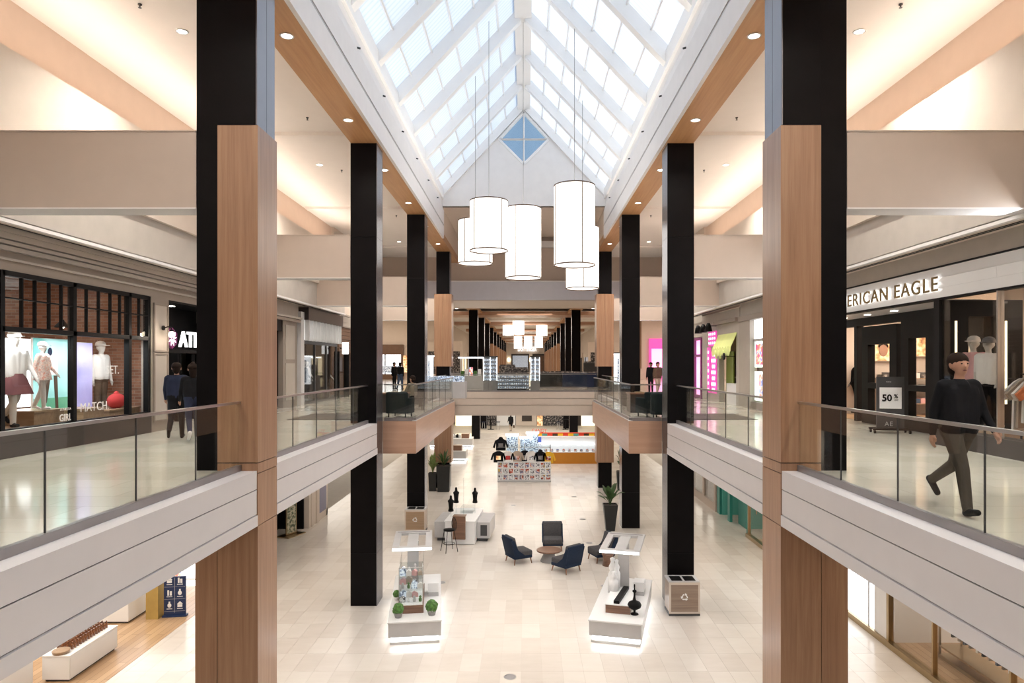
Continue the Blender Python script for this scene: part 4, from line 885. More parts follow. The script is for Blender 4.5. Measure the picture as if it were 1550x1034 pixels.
for k in range(3):
    t = thing('display_table', ('near', 'middle', 'far')[k] + ' table of folded clothes in the fin fronted shop', 'table', (XS - 2.4, 28.4 + 1.5 * k, ZU + .012)); B(-.5, .5, -.5, .5, .75, .8).build('top', 'brown', t)
    for a in (-.42, .42):
        for b in (-.42, .42): B(a - .03, a + .03, b - .03, b + .03, 0, .75).build('leg', 'black', t)
    for j in range(4): B(-.4 + .2 * j, -.24 + .2 * j, -.2, .2, .8, .86 + .05 * (j % 3)).build('folded_stack', 'merch_dark' if j % 2 else 'cloth_white', t)
bf = thing('storefront', 'brown slatted shopfront at the end of the left walkway', 'storefront', (XS, 34.5, ZU))
for k in range(6): B(.08, -.15, -1.9, 1.9, 2.25 + .2 * k, 2.43 + .2 * k).build('slat', 'brown', bf)
for y in (-1.95, -.2, 1.9): B(.1, -.15, y, y + .1, 0, 2.25).build('post', 'black', bf)
for y0, y1 in ((-1.85, -.2), (-.1, 1.9)): B(-.04, -.05, y0, y1, .1, 2.25).build('window_pane', 'shop_glass', bf)
B(.1, -.15, -1.95, 2, 3.5, 4.1).build('fascia', 'taupe_light', bf); B(.14, -.15, -1.95, 2, 3.44, 3.5).build('cornice_moulding', 'taupe', bf)
room(0, XS - .1, -13.5, 32.6, 36.4, ZU, 8.0, 'brown', 'dark_grey', 60, WARM, 'warm interior of the brown slatted shop')
figure('mannequin in a white jacket inside the brown slatted shop', (XS - .8, 33.6, ZU + .02), R(90), 1.75, {'skin': 'mannequin', 'top': 'cloth_white', 'legs': 'cloth_black', 'shoes': 'black'}, 'step', .03, 'mannequin', 'mannequin', hair=False)
# twin black air slots above the shopfronts
for s in (-1, 1):
    t = thing('air_slot', 'twin black linear air slots above the %s shopfronts' % side(s), 'vent', (xw(s), 14, 9.0))
    for x in (.16, .24): B(-s * (x - .02), -s * (x + .02), -22, 20, -.008, 0).build('slot', 'black', t)

# ================================================================ upper shopfronts, right
XS = XR
ae = thing('storefront', 'white plank fascia shopfront with gold halo lit lettering on the right', 'storefront', (XS, 14, ZU))
def ap(x0, x1, y0, y1, z0, z1, nm, mt, par=None): return B(x0, x1, y0 - 14, y1 - 14, z0 - ZU, z1 - ZU).build(nm, mt, par or ae)
for k in range(3):
    for y0, y1 in ((8.0, 11.2 + .9 * (k % 2)), (11.206 + .9 * (k % 2), 14.6 + .7 * k), (14.606 + .7 * k, 19.2)): ap(0, .15, y0, y1, 8.0 + .203 * k, 8.2 + .203 * k, 'fascia_plank', 'bright_white')
ap(.01, .15, 8, 19.2, 8.0, 8.61, 'fascia_core', 'grey'); ap(-.02, .2, 7.5, 19.3, 8.615, 8.64, 'fascia_cap', 'black'); ap(0, .2, 7.5, 23.2, 8.64, 9.0, 'upper_fascia', 'stone_grey')
ap(-.01, .15, 8, 19.2, 7.96, 8.0, 'fascia_edge', 'black')
y1_, y0_ = DW(XS, 1424), 18.45
letters('AMERICAN EAGLE', .42, 'gold', (-.06, y0_ - 14, 8.14 - ZU), 'right', ae, 'sign_letter', .02, 1.15, fit=y0_ - y1_, bold=.002)
letters('AMERICAN EAGLE', .42, 'halo', (-.042, y0_ - 14, 8.14 - ZU), 'right', ae, 'letter_halo', .01, 1.15, fit=y0_ - y1_, bold=-.004)
# glazed bay nearest the camera
for y in (13.76, 12.05, 10.0): ap(-.02, .1, y, y + (.18 if y > 13 else .03), ZU + .3, 7.96, 'mullion', 'black' if y > 13 else 'steel')
ap(-.04, .3, 8, 13.94, ZU, ZU + .32, 'plinth', 'dark_brown')
for a, b in ((8, 10.0), (10.03, 12.05), (12.08, 13.76)): ap(.03, .04, a, b, ZU + .32, 7.96, 'window_pane', 'shop_glass')
# recessed doors
dr = thing('shop_doors', 'black folding door frames with warm lit glass under the white plank fascia', 'door', (9.7, 17.2, ZU))
def dp(x0, x1, y0, y1, z0, z1, nm, mt): return B(x0 - 9.7, x1 - 9.7, y0 - 17.2, y1 - 17.2, z0 - ZU, z1 - ZU).build(nm, mt, dr)
dp(9.6, 9.8, 14.1, 22, 7.75, 7.98, 'head', 'black')
for y0, y1, z in ((19.6, 19.75, 7.75), (17.4, 19.2, 7.7), (15.8, 17.2, 7.8), (14.1, 15.7, 7.75)):
    if y1 - y0 < .3: dp(9.6, 9.8, y0, y1, ZU, z, 'post', 'black'); continue
    dp(9.55, 9.75, y0, y0 + .34, ZU, z, 'stile', 'black'); dp(9.55, 9.75, y1 - .34, y1, ZU, z, 'stile', 'black')
    dp(9.55, 9.75, y0 + .34, y1 - .34, z - .5, z, 'top_rail', 'black'); dp(9.55, 9.75, y0 + .34, y1 - .34, 6.0, 6.15, 'mid_rail', 'black'); dp(9.55, 9.75, y0 + .34, y1 - .34, ZU, ZU + .35, 'bottom_rail', 'black')
    dp(9.64, 9.65, y0 + .34, y1 - .34, 6.15, z - .5, 'pane', 'shop_glass'); dp(9.64, 9.65, y0 + .34, y1 - .34, ZU + .35, 6.0, 'pane', 'shop_glass')

dp(8.6, 9.55, 14.1, 21.5, 7.96, 8.0, 'soffit', 'bright_white')
for y in (16.6, 17.9, 19.2): dp(9.0, 9.12, y - .06, y + .06, 7.95, 7.96, 'soffit_light', 'downlight')
room(0, 9.75, 13.7, 14.15, 22.5, ZU, 8.4, 'beige_light', 'wood_floor', 300, WARM, 'warm lit interior behind the black folding doors')
room(0, 10.25, 13.7, 8.0, 14.1, ZU, 8.4, 'beige_light', 'wood_floor', 150, WARM, 'warm lit interior behind the right glazed bay')
area('fascia_wash', (XS - .7, 14, 8.95), .1, 10, 130, COOL, (0, R(55), 0))
# portal inside the bay
t = thing('partition_frame', 'black partition with a lit glass opening behind the right window bay', 'partition', (9.4, 14.0, ZU + .012))
for x0, x1 in ((-.82, -.26), (.28, .85)): B(x0, x1, -.06, .06, 0, 2.93).build('post', 'black', t)
B(-.26, .28, -.06, .06, 2.6, 2.93).build('lintel', 'black', t); B(-.26, .28, -.02, -.01, 0, 2.6).build('pane', 'shop_glass', t)
for x in (-.52, .5): B(x - .02, x + .02, -.08, -.06, .8, 2.5).build('light_strip', 'lightbox_warm', t)
struct(B(8.75, 10.3, 8, 13.9, ZU, ZU + .012), 'floor_bay', 'wood_floor', 'wooden floor of the right window bay', 'floor')
def poster_r(label, x, y0, y1, z0, z1, mat, name='poster'):
    t = thing(name, label, 'poster', (x, (y0 + y1) / 2, z0)); h = (y1 - y0) / 2
    B(.008, .05, -h, h, 0, z1 - z0).build('backing', 'beige_light', t); B(0, .008, -h + .02, h - .02, .02, z1 - z0 - .02).build('print', mat, t); return t
def poster_f(label, px0, px1, py0, py1, y, mat):
    x0, x1, z0, z1 = X(px0, y), X(px1, y), Z(py1, y), Z(py0, y); t = thing('poster', label, 'poster', ((x0 + x1) / 2, y, z0)); w = (x1 - x0) / 2
    B(-w, w, 0, .04, 0, z1 - z0).build('backing', 'beige_light', t); B(-w + .02, w - .02, -.01, 0, .02, z1 - z0 - .02).build('print', mat, t); return t
t = poster_f('portrait poster hanging behind the first black door', 1321, 1354, 518, 547, 22.3, 'print_warm')
MB().ball((-.02, -.02, .36), .15, .015, .2).build('face_print', 'skin', t); MB().ball((-.02, -.015, .5), .17, .012, .1).build('hair_print', 'hair', t)
poster_f('pale poster behind the second black door', 1386, 1416, 488, 540, 22.3, 'print_warm')
poster_f('row of pink tops pictured above the portrait poster', 1321, 1354, 492, 514, 22.3, 'cloth_pink')
# folded clothes shelves
for k, (y, lb) in enumerate(((11.85, 'first'), (12.85, 'second'))):
    t = thing('clothes_shelf', 'shelf of folded clothes behind the %s black door' % lb, 'shelf', (y, 21.9, ZU + .012), R(90))
    for z in (.35, .75, 1.15): B(-.3, .3, -.45, .45, z, z + .03).build('shelf_board', 'bin_wood', t)
    for yy in (-.45, .42): B(-.3, .3, yy, yy + .03, 0, 1.18).build('side_board', 'bin_wood', t)
    for z in (.38, .78, 1.18):
        for j in range(5): B(-.28, .2, -.42 + .17 * j, -.28 + .17 * j, z, z + .1 + .1 * random.random()).build('folded_stack', ('merch_dark', 'cloth_white', 'cloth_pink', 'cloth_jean', 'cloth_grey')[(j + k + int(z * 10)) % 5], t)
# sale sign on castors
ss = thing('sign_stand', 'black wheeled sign stand with white 50% off card', 'sign', (8.72, 16.15, ZU), R(-12))
B(-.3, .3, -.03, .03, .12, 1.33).build('board', 'dark_grey', ss); cd = B(-.24, .24, -.036, -.03, .58, 1.08).build('card', 'bright_white', ss)
text('50', .22, 'black', (-.19, -.04, .76), 'front', cd, 'card_lettering', .004, bold=.006); text('%', .13, 'black', (.07, -.04, .83), 'front', cd, 'card_lettering', .004, bold=.003); text('OFF', .05, 'black', (.08, -.04, .765), 'front', cd, 'card_lettering', .004)
text('AE', .15, 'light_grey', (-.13, -.034, .17), 'front', ss, 'board_lettering', .004, 1.1); text('THE AE', .035, 'light_grey', (-.1, -.034, 1.2), 'front', ss, 'board_lettering', .004)
B(-.42, .42, -.2, -.14, .08, .12).build('base_bar', 'black', ss); B(-.42, .42, .14, .2, .08, .12).build('base_bar', 'black', ss); B(-.08, .08, -.2, .2, .09, .13).build('base_bar', 'black', ss)
for a in (-.38, .38):
    for b in (-.17, .17): MB().rod((a - .02, b, .04), (a + .02, b, .04), .04, n=12).build('castor', 'black', ss)
# mannequins and rack in the bay
figure('mannequin in white tee, dark jeans and a grey cap at the right window', (9.05, 13.2, ZU + .32), R(-60), 1.80, {'skin': 'mannequin', 'top': 'cloth_white', 'legs': 'cloth_black', 'shoes': 'white', 'sleeve': 'short'}, 'step', .014, 'mannequin', 'mannequin', hair=False, cap='cloth_grey', bulk=1.15)
figure('mannequin in pink top with a white cap behind the one in jeans', (9.02, 13.6, ZU + .32), R(-60), 1.84, {'skin': 'mannequin', 'top': 'cloth_pink', 'legs': 'cloth_white', 'shoes': 'white', 'sleeve': 'short'}, 'stand', .016, 'mannequin', 'mannequin', hair=False, cap='cloth_white', bulk=1.1)
B(8.78, 9.5, 12.8, 13.92, ZU + .012, ZU + .32).build('display_platform', 'bin_wood'); tag(bpy.data.objects['display_platform.001'], 'wooden platform under the two capped mannequins', 'platform')
for k, (px, mt) in enumerate(((1291, 'cloth_black'), (1303, 'cloth_maroon'))):
    y = DW(10.9, px); figure(('mannequin in black flared trousers' if k == 0 else 'mannequin in wine coloured flared trousers') + ' behind the glass left of the doors', (10.9, y, ZU + .02), R(-90), 1.8, {'skin': 'mannequin_dark', 'top': mt, 'legs': mt, 'shoes': 'black'}, 'step', .02, 'mannequin', 'mannequin', hair=False, bulk=1.1)
rk = thing('clothes_rack', 'black rail rack holding clothes at the right picture edge', 'rack', (9.25, 12.0, ZU + .012))
for y in (-1.0, .6): MB().rod((0, y, 0), (0, y, 1.45), .02, n=8).build('upright', 'black', rk); B(-.25, .25, y - .02, y + .02, 0, .03).build('foot', 'black', rk)
MB().rod((0, -1.0, 1.43), (0, .6, 1.43), .016, n=8).build('rail', 'black', rk)
def garment(m, w, h, th, slv=.28):
    o = [(-w / 2, -h), (w / 2, -h), (w * .46, -.3), (w / 2 + .12, -slv - .12), (w / 2 + .2, -slv), (w * .42, -.06), (.09, 0), (-.09, 0), (-w * .42, -.06), (-w / 2 - .2, -slv), (-w / 2 - .12, -slv - .12), (-w * .46, -.3)]
    return m.prism(o, -th / 2, th / 2)
for k, (y, mt, h, lb) in enumerate(((13.1, 'cloth_white', .95, 'cream cardigan'), (13.0, 'cloth_beige', .9, 'beige shirt'), (12.88, 'cloth_white', .8, 'white shirt'), (12.72, 'cloth_orange', .75, 'coral shirt'), (12.58, 'cloth_orange', .8, 'orange jumper'), (12.42, 'cloth_jean', .45, 'denim jacket'), (12.28, 'cloth_orange', .78, 'orange sweatshirt'), (12.1, 'cloth_jean', .5, 'blue jacket'))):
    t = thing('garment', '%s hanging %s on the rack from its far end' % (lb, ORD[k]), 'garment', (9.25, y - .6, ZU + 1.43), R(4 * (k % 3 - 1)), 'clothes on the right rack')
    garment(MB(), .46, h, .06).build('cloth', mt, t).location = (0, 0, -.06); MB().tube([(-.15, 0, -.1), (0, 0, -.03), (.15, 0, -.1)], .006, 6).tube([(0, 0, -.03), (0, 0, .0), (.02, 0, .02), (.03, 0, 0)], .005, 6).build('hanger', 'steel', t)

# --- further right shops (candle, lime awning, pink dotted)
gp = thing('storefront', 'stone pier with tall green edged light panels on the right', 'storefront', (XS, 25.2, ZU))
def gq(x0, x1, y0, y1, z0, z1, nm, mt): return B(x0, x1, y0 - 25.2, y1 - 25.2, z0 - ZU, z1 - ZU).build(nm, mt, gp)
gq(0, .2, 19.3, 22.5, ZU, 9.0, 'pier', 'taupe_light'); gq(-.05, .2, 25.3, 26.6, ZU, 8.5, 'pier', 'taupe_light'); gq(-.1, .2, 22.5, 26.6, 8.3, 8.5, 'cornice_moulding', 'taupe'); gq(0, .2, 22.5, 26.6, 8.5, 9.0, 'fascia', 'stone_grey')
gq(.12, .16, 22.5, 25.3, 7.6, 8.3, 'upper_glass', 'lightbox'); gq(.1, .2, 22.5, 25.3, 7.5, 7.6, 'transom', 'light_grey')
gq(.1, .16, 22.6, 25.2, 6.55, 7.5, 'light_panel', 'green_light'); gq(.1, .16, 22.6, 25.2, ZU + .3, 6.4, 'light_panel', 'green_light')
gq(.06, .1, 22.8, 25.0, 6.65, 7.4, 'print', 'print_pop'); gq(.06, .1, 22.8, 24.6, ZU + .4, 6.3, 'print', 'print_pop'); gq(.0, .2, 22.5, 25.3, ZU, ZU + .25, 'plinth', 'taupe')
lm = thing('storefront', 'grey shopfront with lime scalloped awning and green door on the right', 'storefront', (XS, 28.5, ZU))
def lq(x0, x1, y0, y1, z0, z1, nm, mt): return B(x0, x1, y0 - 28.5, y1 - 28.5, z0 - ZU, z1 - ZU).build(nm, mt, lm)
lq(-.03, .2, 26.6, 29.7, 7.9, 8.9, 'fascia', 'stone_grey'); lq(-.2, .2, 26.6, 29.7, 8.35, 8.5, 'cornice_moulding', 'taupe'); lq(-.03, .2, 26.6, 27.0, ZU, 7.9, 'pier', 'stone_grey'); lq(-.03, .2, 29.4, 29.7, ZU, 7.9, 'pier', 'stone_grey')
lq(.25, .3, 28.3, 29.3, ZU, 7.2, 'door_leaf', 'lime_dark'); lq(.4, .5, 27.0, 29.4, ZU, 7.9, 'back_panel', 'brown')
lq(.3, .36, 27.1, 28.4, 6.1, 6.14, 'shelf', 'bin_wood'); lq(.0, .35, 27.1, 28.4, ZU, ZU + .85, 'counter', 'bright_white')
aw = MB().prism([(0, 0), (-.30, -.62), (-.32, -.78), (-.29, -.78), (-.27, -.6), (0, .05)], -1.3, 1.3)
for k in range(7):
    aw.lathe([(.0, -.02), (.2, -.01), (.2, .0)], 14, (0, 0, 0), M=Matrix.Translation((-.31, -1.1 + .366 * k, -.76)) @ Matrix.Rotation(R(90), 4, 'Y'), smooth=False)
o = aw.build('awning', 'lime', lm); o.location = (0, 28.2 - 28.5, 7.95 - ZU)
for k in range(3): MB().tube([(-.32, -.6 + .6 * k, -.7), (-.32, -.6 + .6 * k, -1.05)], [.07, .03]).build('icing_drip', 'lime', lm).location = (0, 28.2 - 28.5, 7.95 - ZU)
MB().rod((-.45, 27.3 - 28.5, 1.95), (-.4, 27.3 - 28.5, 1.95), .14, n=16).build('round_sign', 'black', lm); B(-.4, 0, 27.29 - 28.5, 27.31 - 28.5, 1.94, 1.96).build('sign_bracket', 'black', lm)
pk = thing('storefront', 'pink polka dot light panels beside the lime awning', 'storefront', (XS, 30.1, ZU))
B(0, .2, -.4, 2.2, 0, 3.9).build('pier', 'stone_grey', pk); B(-.06, .0, -.3, .9, 2.45, 3.1).build('light_panel', 'magenta', pk); B(-.06, 0, .7, 1.1, .35, 2.4).build('light_panel', 'magenta', pk); B(-.06, 0, -.35, .45, .35, 2.2).build('light_panel', 'magenta', pk)
for r_ in range(7):
    for c_ in range(3 if r_ % 2 else 2):
        MB().rod((-.075, -.2 + .24 * c_ + (0 if r_ % 2 else .12), .5 + .26 * r_), (-.06, -.2 + .24 * c_ + (0 if r_ % 2 else .12), .5 + .26 * r_), .08, n=12).build('dot', 'pink_dot', pk)
    MB().rod((-.075, .9, .5 + .28 * r_), (-.06, .9, .5 + .28 * r_), .07, n=12).build('dot', 'pink_dot', pk)
for r_ in range(3):
    for c_ in range(4): MB().rod((-.075, -.15 + .3 * c_, 2.58 + .2 * r_), (-.06, -.15 + .3 * c_, 2.58 + .2 * r_), .055, n=12).build('dot', 'pink_dot', pk)
for k in range(3):
    t = thing('spotlight', ('near', 'middle', 'far')[k] + ' black spotlight in the row above the pink panels', 'spotlight', (XS, 29.9 + .9 * k, 8.35)); MB().rod((0, 0, 0), (-.3, 0, .0), .02, n=8).build('arm', 'black', t)
    MB().lathe([(.17, -.25), (.12, .0), (.06, .12)], 14, (-.35, 0, 0)).build('head', 'black', t)
pw = thing('storefront', 'tall pink glowing shop window in a dark frame at the end of the right walkway', 'storefront', (XS, 33.2, ZU))
for y in (-.8, .4, 1.5): B(-.06, .15, y - .07, y + .07, 0, 2.9).build('mullion', 'purple', pw)
for z in (.1, 2.05, 2.85): B(-.06, .15, -.8, 1.5, z - .06, z + .06).build('transom', 'purple', pw)
for y0, y1 in ((-.73, .33), (.47, 1.43)):
    for z0, z1 in ((.16, 1.99), (2.11, 2.79)): B(.03, .06, y0, y1, z0, z1).build('pane', 'pink_light', pw)
B(0, .2, -.9, 1.6, 2.95, 4.0).build('fascia', 'taupe_light', pw)

# ================================================================ far court shopfronts
def facade(label, px0, px1, d, zb, zt, glow, trim, cat='storefront', z0=ZU):
    x0, x1 = X(px0, d), X(px1, d); t = thing('storefront', label, cat, ((x0 + x1) / 2, d, z0)); w = (x1 - x0) / 2; H = zt - z0
    B(-w, w, -.3, 0, H, H + 1.1).build('fascia', trim, t); B(-w, -w + .25, -.3, 0, 0, H).build('post', trim, t); B(w - .25, w, -.3, 0, 0, H).build('post', trim, t)
    B(-w + .25, w - .25, -.3, 0, 0, .6).build('stall_riser', trim, t); B(-w + .25, w - .25, -.05, 0, .6, H).build('display', glow, t); n = max(2, int(w * 2 / 2.2))
    for k in range(1, n): x = -w + 2 * w * k / n; B(x - .05, x + .05, -.3, -.05, .6, H).build('mullion', 'dark_grey', t)
    return t
t = facade('reddish brown shopfront with white glowing display beyond the second left column', 556, 611, 74.9, ZU, 7.75, 'lightbox', 'brown')
text('SCO', .55, 'light_grey', (-.3, -.36, 1.9), 'front', t, 'display_lettering', .02); B(-.6, 1.9, -.34, -.3, .75, 1.5).build('bottle_display', 'merch_cool', t); B(2.0, 3.4, -.34, -.3, .75, 2.6).build('warm_panel', 'print_warm', t)
facade('warm bright shopfront seen between third and fourth left columns', 645, 700, 74.9, ZU, 8.1, 'merch_dark', 'beige_light')
facade('pink shopfront with white glow beyond the second right column', 982, 1030, 74.9, ZU, 8.4, 'pink_light', 'magenta')
facade('dim shopfront seen between third and fourth right columns', 890, 945, 74.9, ZU, 8.0, 'merch_dark', 'beige_light')
for s in (-1, 1):
    for k in range(6):
        y = 80 + 12.5 * k; t = thing('storefront', '%s far shopfront along the %s wall of the long hall' % (ORD[k], side(s)), 'storefront', (s * 8.98, y + 5, ZU))
        B(-s * .25, 0, -5, 5, 2.7, 3.4).build('fascia', 'beige_light', t); B(-s * .1, 0, -4.8, 4.8, .2, 2.7).build('display', ('merch_dark', 'lightbox_warm', 'merch_cool')[(k + (s > 0)) % 3], t)
        for q in range(5): B(-s * .2, 0, -5 + 2.45 * q, -4.8 + 2.45 * q, 0, 2.7).build('pier', 'dark_brown' if q % 2 else 'beige_light', t)
        B(-s * .25, 0, -5, 5, 0, .2).build('plinth', 'dark_grey', t)
# end wall of the hall with lettered store front
struct(B(-9, 9, 157.9, 158.2, 0, 12), 'wall_far', 'beige_light', 'cream end wall of the long hall')
es = thing('storefront', 'department store front with white lettering at the very end of the hall', 'storefront', (0, 157.8, ZU))
for px0, px1 in ((774, 801), (806, 825)):
    x0, x1 = X(px0, 157.8), X(px1, 157.8); B(x0, x1, -.3, 0, 3.7, 4.1).build('lintel', 'dark_brown', es); B(x0, x0 + .3, -.3, 0, 0, 3.7).build('jamb', 'dark_brown', es); B(x1 - .3, x1, -.3, 0, 0, 3.7).build('jamb', 'dark_brown', es)
    B(x0 + .3, x1 - .3, -.1, 0, 0, 3.7).build('doorway', 'merch_cool' if px0 < 800 else 'brown', es)
text('DOTTINGER', 1.5, 'sign_white', (X(784, 157), -.3, 4.7), 'front', es, 'sign_lettering', .1, 1.0, fit=4.3)
for px in (770, 803, 830): B(X(px, 157) - .15, X(px, 157) + .15, -.35, 0, 2.4, 3.1).build('wall_light', 'led_warm', es)
# downlit coffers of the far crossing
for s in (-1, 1):
    for k, (x, y) in enumerate(((6.0, 52), (7.5, 57), (6.2, 62), (12, 60), (15, 66))):
        downlight(s * x, y, 11.748 if y > 56.3 else 11.298, '%s ceiling downlight of the crossing on the %s' % (ORD[k], side(s)), 0, .14, grp='crossing downlights')
# ================================================================ lower floor: kiosks
def ledkiosk(label, x, y, rz, L):
    t = thing('kiosk', label, 'kiosk', (x, y, 0), rz)
    B(-.58, .58, .06, L - .06, 0, .06).build('plinth', 'steel', t); B(-.56, .56, .08, L - .08, .06, .19).build('led_band', 'led', t)
    B(-.62, .62, .02, L, .19, .53).build('body', 'bright_white', t); B(-.62, .62, .0, .02, .19, .53).build('drawer_front', 'light_grey', t)
    B(-.64, .64, -.02, L + .02, .53, .56).build('top', 'bright_white', t)
    for s in (-1, 1): B(s * .62, s * .632, .3, L - .3, .22, .5).build('side_panel', 'bright_white', t)
    return t
def canopy(t, x0, x1, y0, y1, z, post):
    c = MB(); w = .17
    c.box(x0, x1, y0, y0 + .2, z, z + .06).box(x0, x1, y1 - .3, y1, z, z + .06).box(x0, x0 + w, y0 + .2, y1 - .3, z, z + .06).box(x1 - w, x1, y0 + .2, y1 - .3, z, z + .06)
    o = c.build('canopy', 'light_grey', t); m = (x0 + x1) / 2
    B(m - .14, m + .14, y0 + .2, y1 - .3, z + .01, z + .05).build('canopy_panel', 'light_grey', o)
    B(x0 + .01, x1 - .01, y0 - .012, y0, z - .01, z + .05).build('light_strip', 'led', o); B(x0 + .02, x1 - .02, y0 + .02, y0 + .14, z - .012, z).build('light_strip', 'led', o)
    B(x0 + .06, x1 - .06, y1 - .16, y1 - .12, z + .06, z + .068).build('slot', 'grey', o)
    B(m - .15, m + .15, post, post + .05, .56, z).build('post', 'light_grey', t)
kl = ledkiosk('left white kiosk with glowing base, glass toy case and two topiaries', -2.54, 16.2, R(7.6), 3.6)
canopy(kl, -.62, .40, 1.45, 3.3, 1.86, 2.35)
B(-.42, .20, .52, 2.2, .56, .75).build('wooden_base', 'walnut', kl)
gc = B(-.40, .18, .54, 2.2, .75, .76).build('case_floor', 'bright_white', kl)
for a in ((-.40, .18, .54, .546, .76, 1.66), (-.40, -.394, .546, 2.2, .76, 1.66), (.174, .18, .546, 2.2, .76, 1.66)): B(*a).build('case_glass', 'case_glass', kl)
for z in (1.05, 1.34): B(-.39, .17, .7, 2.18, z, z + .012).build('case_shelf', 'case_glass', kl)
for a, b in ((-.40, .54), (.17, .54)): B(a, a + .012, b, b + .012, .75, 1.68).build('case_post', 'steel', kl)
B(-.40, .18, .54, .56, 1.66, 1.675).build('case_rim', 'steel', kl)
kr = ledkiosk('right white kiosk with glowing base, black tray and dark bottle', 2.21, 16.15, R(-14.3), 3.4)
canopy(kr, -.55, .47, 1.2, 3.1, 1.86, 2.2)
B(-.30, .30, .55, 1.9, .56, .76).build('wooden_base', 'walnut', kr); B(-.31, .31, .54, 1.92, .76, .78).build('base_top', 'bright_white', kr)
def loc(t, x, y, z): v = Matrix.Rotation(t.rotation_euler.z, 4, 'Z') @ Vector((x, y, z)); return v + t.location
o = B(-.07, .07, -.6, .6, 0, .07).build('display_tray', 'black'); o.location = loc(kr, .02, 1.2, .781); o.rotation_euler.z = R(-20); tag(o, 'long glossy black tray lying on the right kiosk', 'tray')
o = MB().lathe([(.10, 0), (.09, .02), (.025, .04), (.03, .10), (.15, .17), (.17, .23), (.14, .29), (.04, .34), (.025, .40), (.022, .52), (.05, .55), (.05, .58), (.015, .60), (.02, .72), (.0, .74)], 20).build('bottle', 'black'); o.location = loc(kr, .40, .62, .56); tag(o, 'tall glossy black decanter on the right kiosk', 'bottle')
# white vessels under the right canopy
for k, (x, y, z, r, h) in enumerate(((-.22, 1.6, .78, .12, .5), (-.18, 1.85, .78, .1, .75), (-.32, 2.1, .56, .12, .95))):
    o = MB().lathe([(r, 0), (r, h * .5), (r * .6, h * .6), (r * .85, h * .72), (r * .4, h * .85), (r * .55, h * .95), (0, h)], 18).build('white_vessel', 'bright_white')
    o.location = loc(kr, x, y, z); tag(o, ('short', 'middle', 'tall')[k] + ' white stacked vessel under the right kiosk canopy', 'vessel', 'white vessels')
for t, x, y, lb in ((kl, .43, 1.9, 'left'), (kr, .38, 2.2, 'right')):
    q = thing('cash_box', 'white till box standing on the %s kiosk' % lb, 'till', loc(t, x, y, .56), t.rotation_euler.z)
    B(-.14, .14, -.2, .2, 0, .09).build('drawer', 'light_grey', q); B(-.14, .14, -.2, .2, .1, .34).build('case', 'bright_white', q); B(-.13, .13, -.19, .19, .09, .10).build('gap', 'dark_grey', q)
# toys in the glass case
TM = ['print_bw', 'leaf_bright', 'cloth_pink', 'bright_white', 'merch_cool', 'cloth_beige', 'light_grey', 'cloth_white']
TN = ['patterned toy box', 'green toy plant', 'pink toy box', 'white toy figure', 'pale blue toy box', 'beige toy block', 'grey toy figure', 'white toy house']
SHN = ['bottom', 'middle', 'top']
for k in range(21):
    sh, c = k // 7, k % 7; z = (.761, 1.063, 1.353)[sh]; x = -.32 + .145 * (c % 4); y = .78 + .35 * (c // 4) + .1 * sh; i = (k * 3 + sh) % 8
    w, h = .06 + .02 * random.random(), .1 + .12 * random.random()
    m = MB()
    if i in (1, 3, 6): m.lathe([(w * .5, 0), (w * .6, h * .4), (w * .3, h * .55), (w * .5, h * .75), (0, h)], 10)
    else: m.box(-w, w, -w * .7, w * .7, 0, h * .7).prism([(-w, h * .7), (w, h * .7), (0, h)], -w * .7, w * .7)
    o = m.build('toy', TM[i]); o.location = loc(kl, x, y, z); o.rotation_euler.z = random.uniform(-.5, .5)
    tag(o, '%s, %s of its row on the %s shelf of the toy case' % (TN[i], ORD[c], SHN[sh]), 'toy', 'toys in the glass case')
def topiary(label, p, r, pot='grey', leaf='leaf_bright'):
    t = thing('topiary', label, 'plant', p)
    MB().lathe([(r * .55, 0), (r * .8, r * .9), (r * .72, r * .9), (r * .6, r * .5)], 18).build('pot', pot, t)
    bm = bmesh.new(); bmesh.ops.create_icosphere(bm, subdivisions=3, radius=r); rn = random.Random(int(p[0] * 100))
    for v in bm.verts: v.co *= rn.uniform(.84, 1.1)
    me = bpy.data.meshes.new('foliage'); bm.to_mesh(me); bm.free(); o = mk('foliage', me, leaf, t); o.location = (0, 0, r * 1.45)
topiary('round green topiary on the left front corner of the left kiosk', loc(kl, -.40, .30, .56), .14)
topiary('round green topiary on the right front corner of the left kiosk', loc(kl, .40, .36, .56), .15)
topiary('small pale green topiary in a white pot on the left kiosk', loc(kl, -.50, 1.55, .56), .10, 'bright_white')

# --- seating group
def armchair(label, x, y, rz):
    t = thing('armchair', label, 'armchair', (x, y, 0), rz, 'armchairs round the low table')
    MB().rbox(-.34, .34, -.36, .26, .24, .44, .05, 3).build('seat_cushion', 'chair_in', t); MB().rbox(-.36, .36, -.34, .34, .19, .30, .03, 2).build('seat_frame', 'chair_out', t)
    M = Matrix.Translation((0, .24, .36)) @ Matrix.Rotation(R(-14), 4, 'X')
    MB().rbox(-.33, .33, -.09, .03, 0, .56, .05, 3, M).build('back_cushion', 'chair_in', t)
    MB().rbox(-.36, .36, .03, .10, -.12, .58, .03, 2, M).build('back_shell', 'chair_out', t)
    for s in (-1, 1): MB().prism([(-.10, .26), (.32, .26), (.46, .82), (.36, .84), (.2, .50)], s * .33, s * .38, 'x').build('side_wing', 'chair_out', t)
    for a in (-.29, .29):
        for b in (-.29, .28): MB().rod((a, b, .2), (a * 1.1, b * 1.15, 0), .026, .016, 10).build('leg', 'leg_wood', t)
armchair('armchair left of the round table, its back to the left kiosk', X(785, 23.0), 23.0, R(118))
armchair('armchair behind the round table, facing the camera', X(836.5, 24.6), 24.6, R(0))
armchair('armchair in front of the round table showing its navy back', X(857, 22.0), 22.0, R(-138))
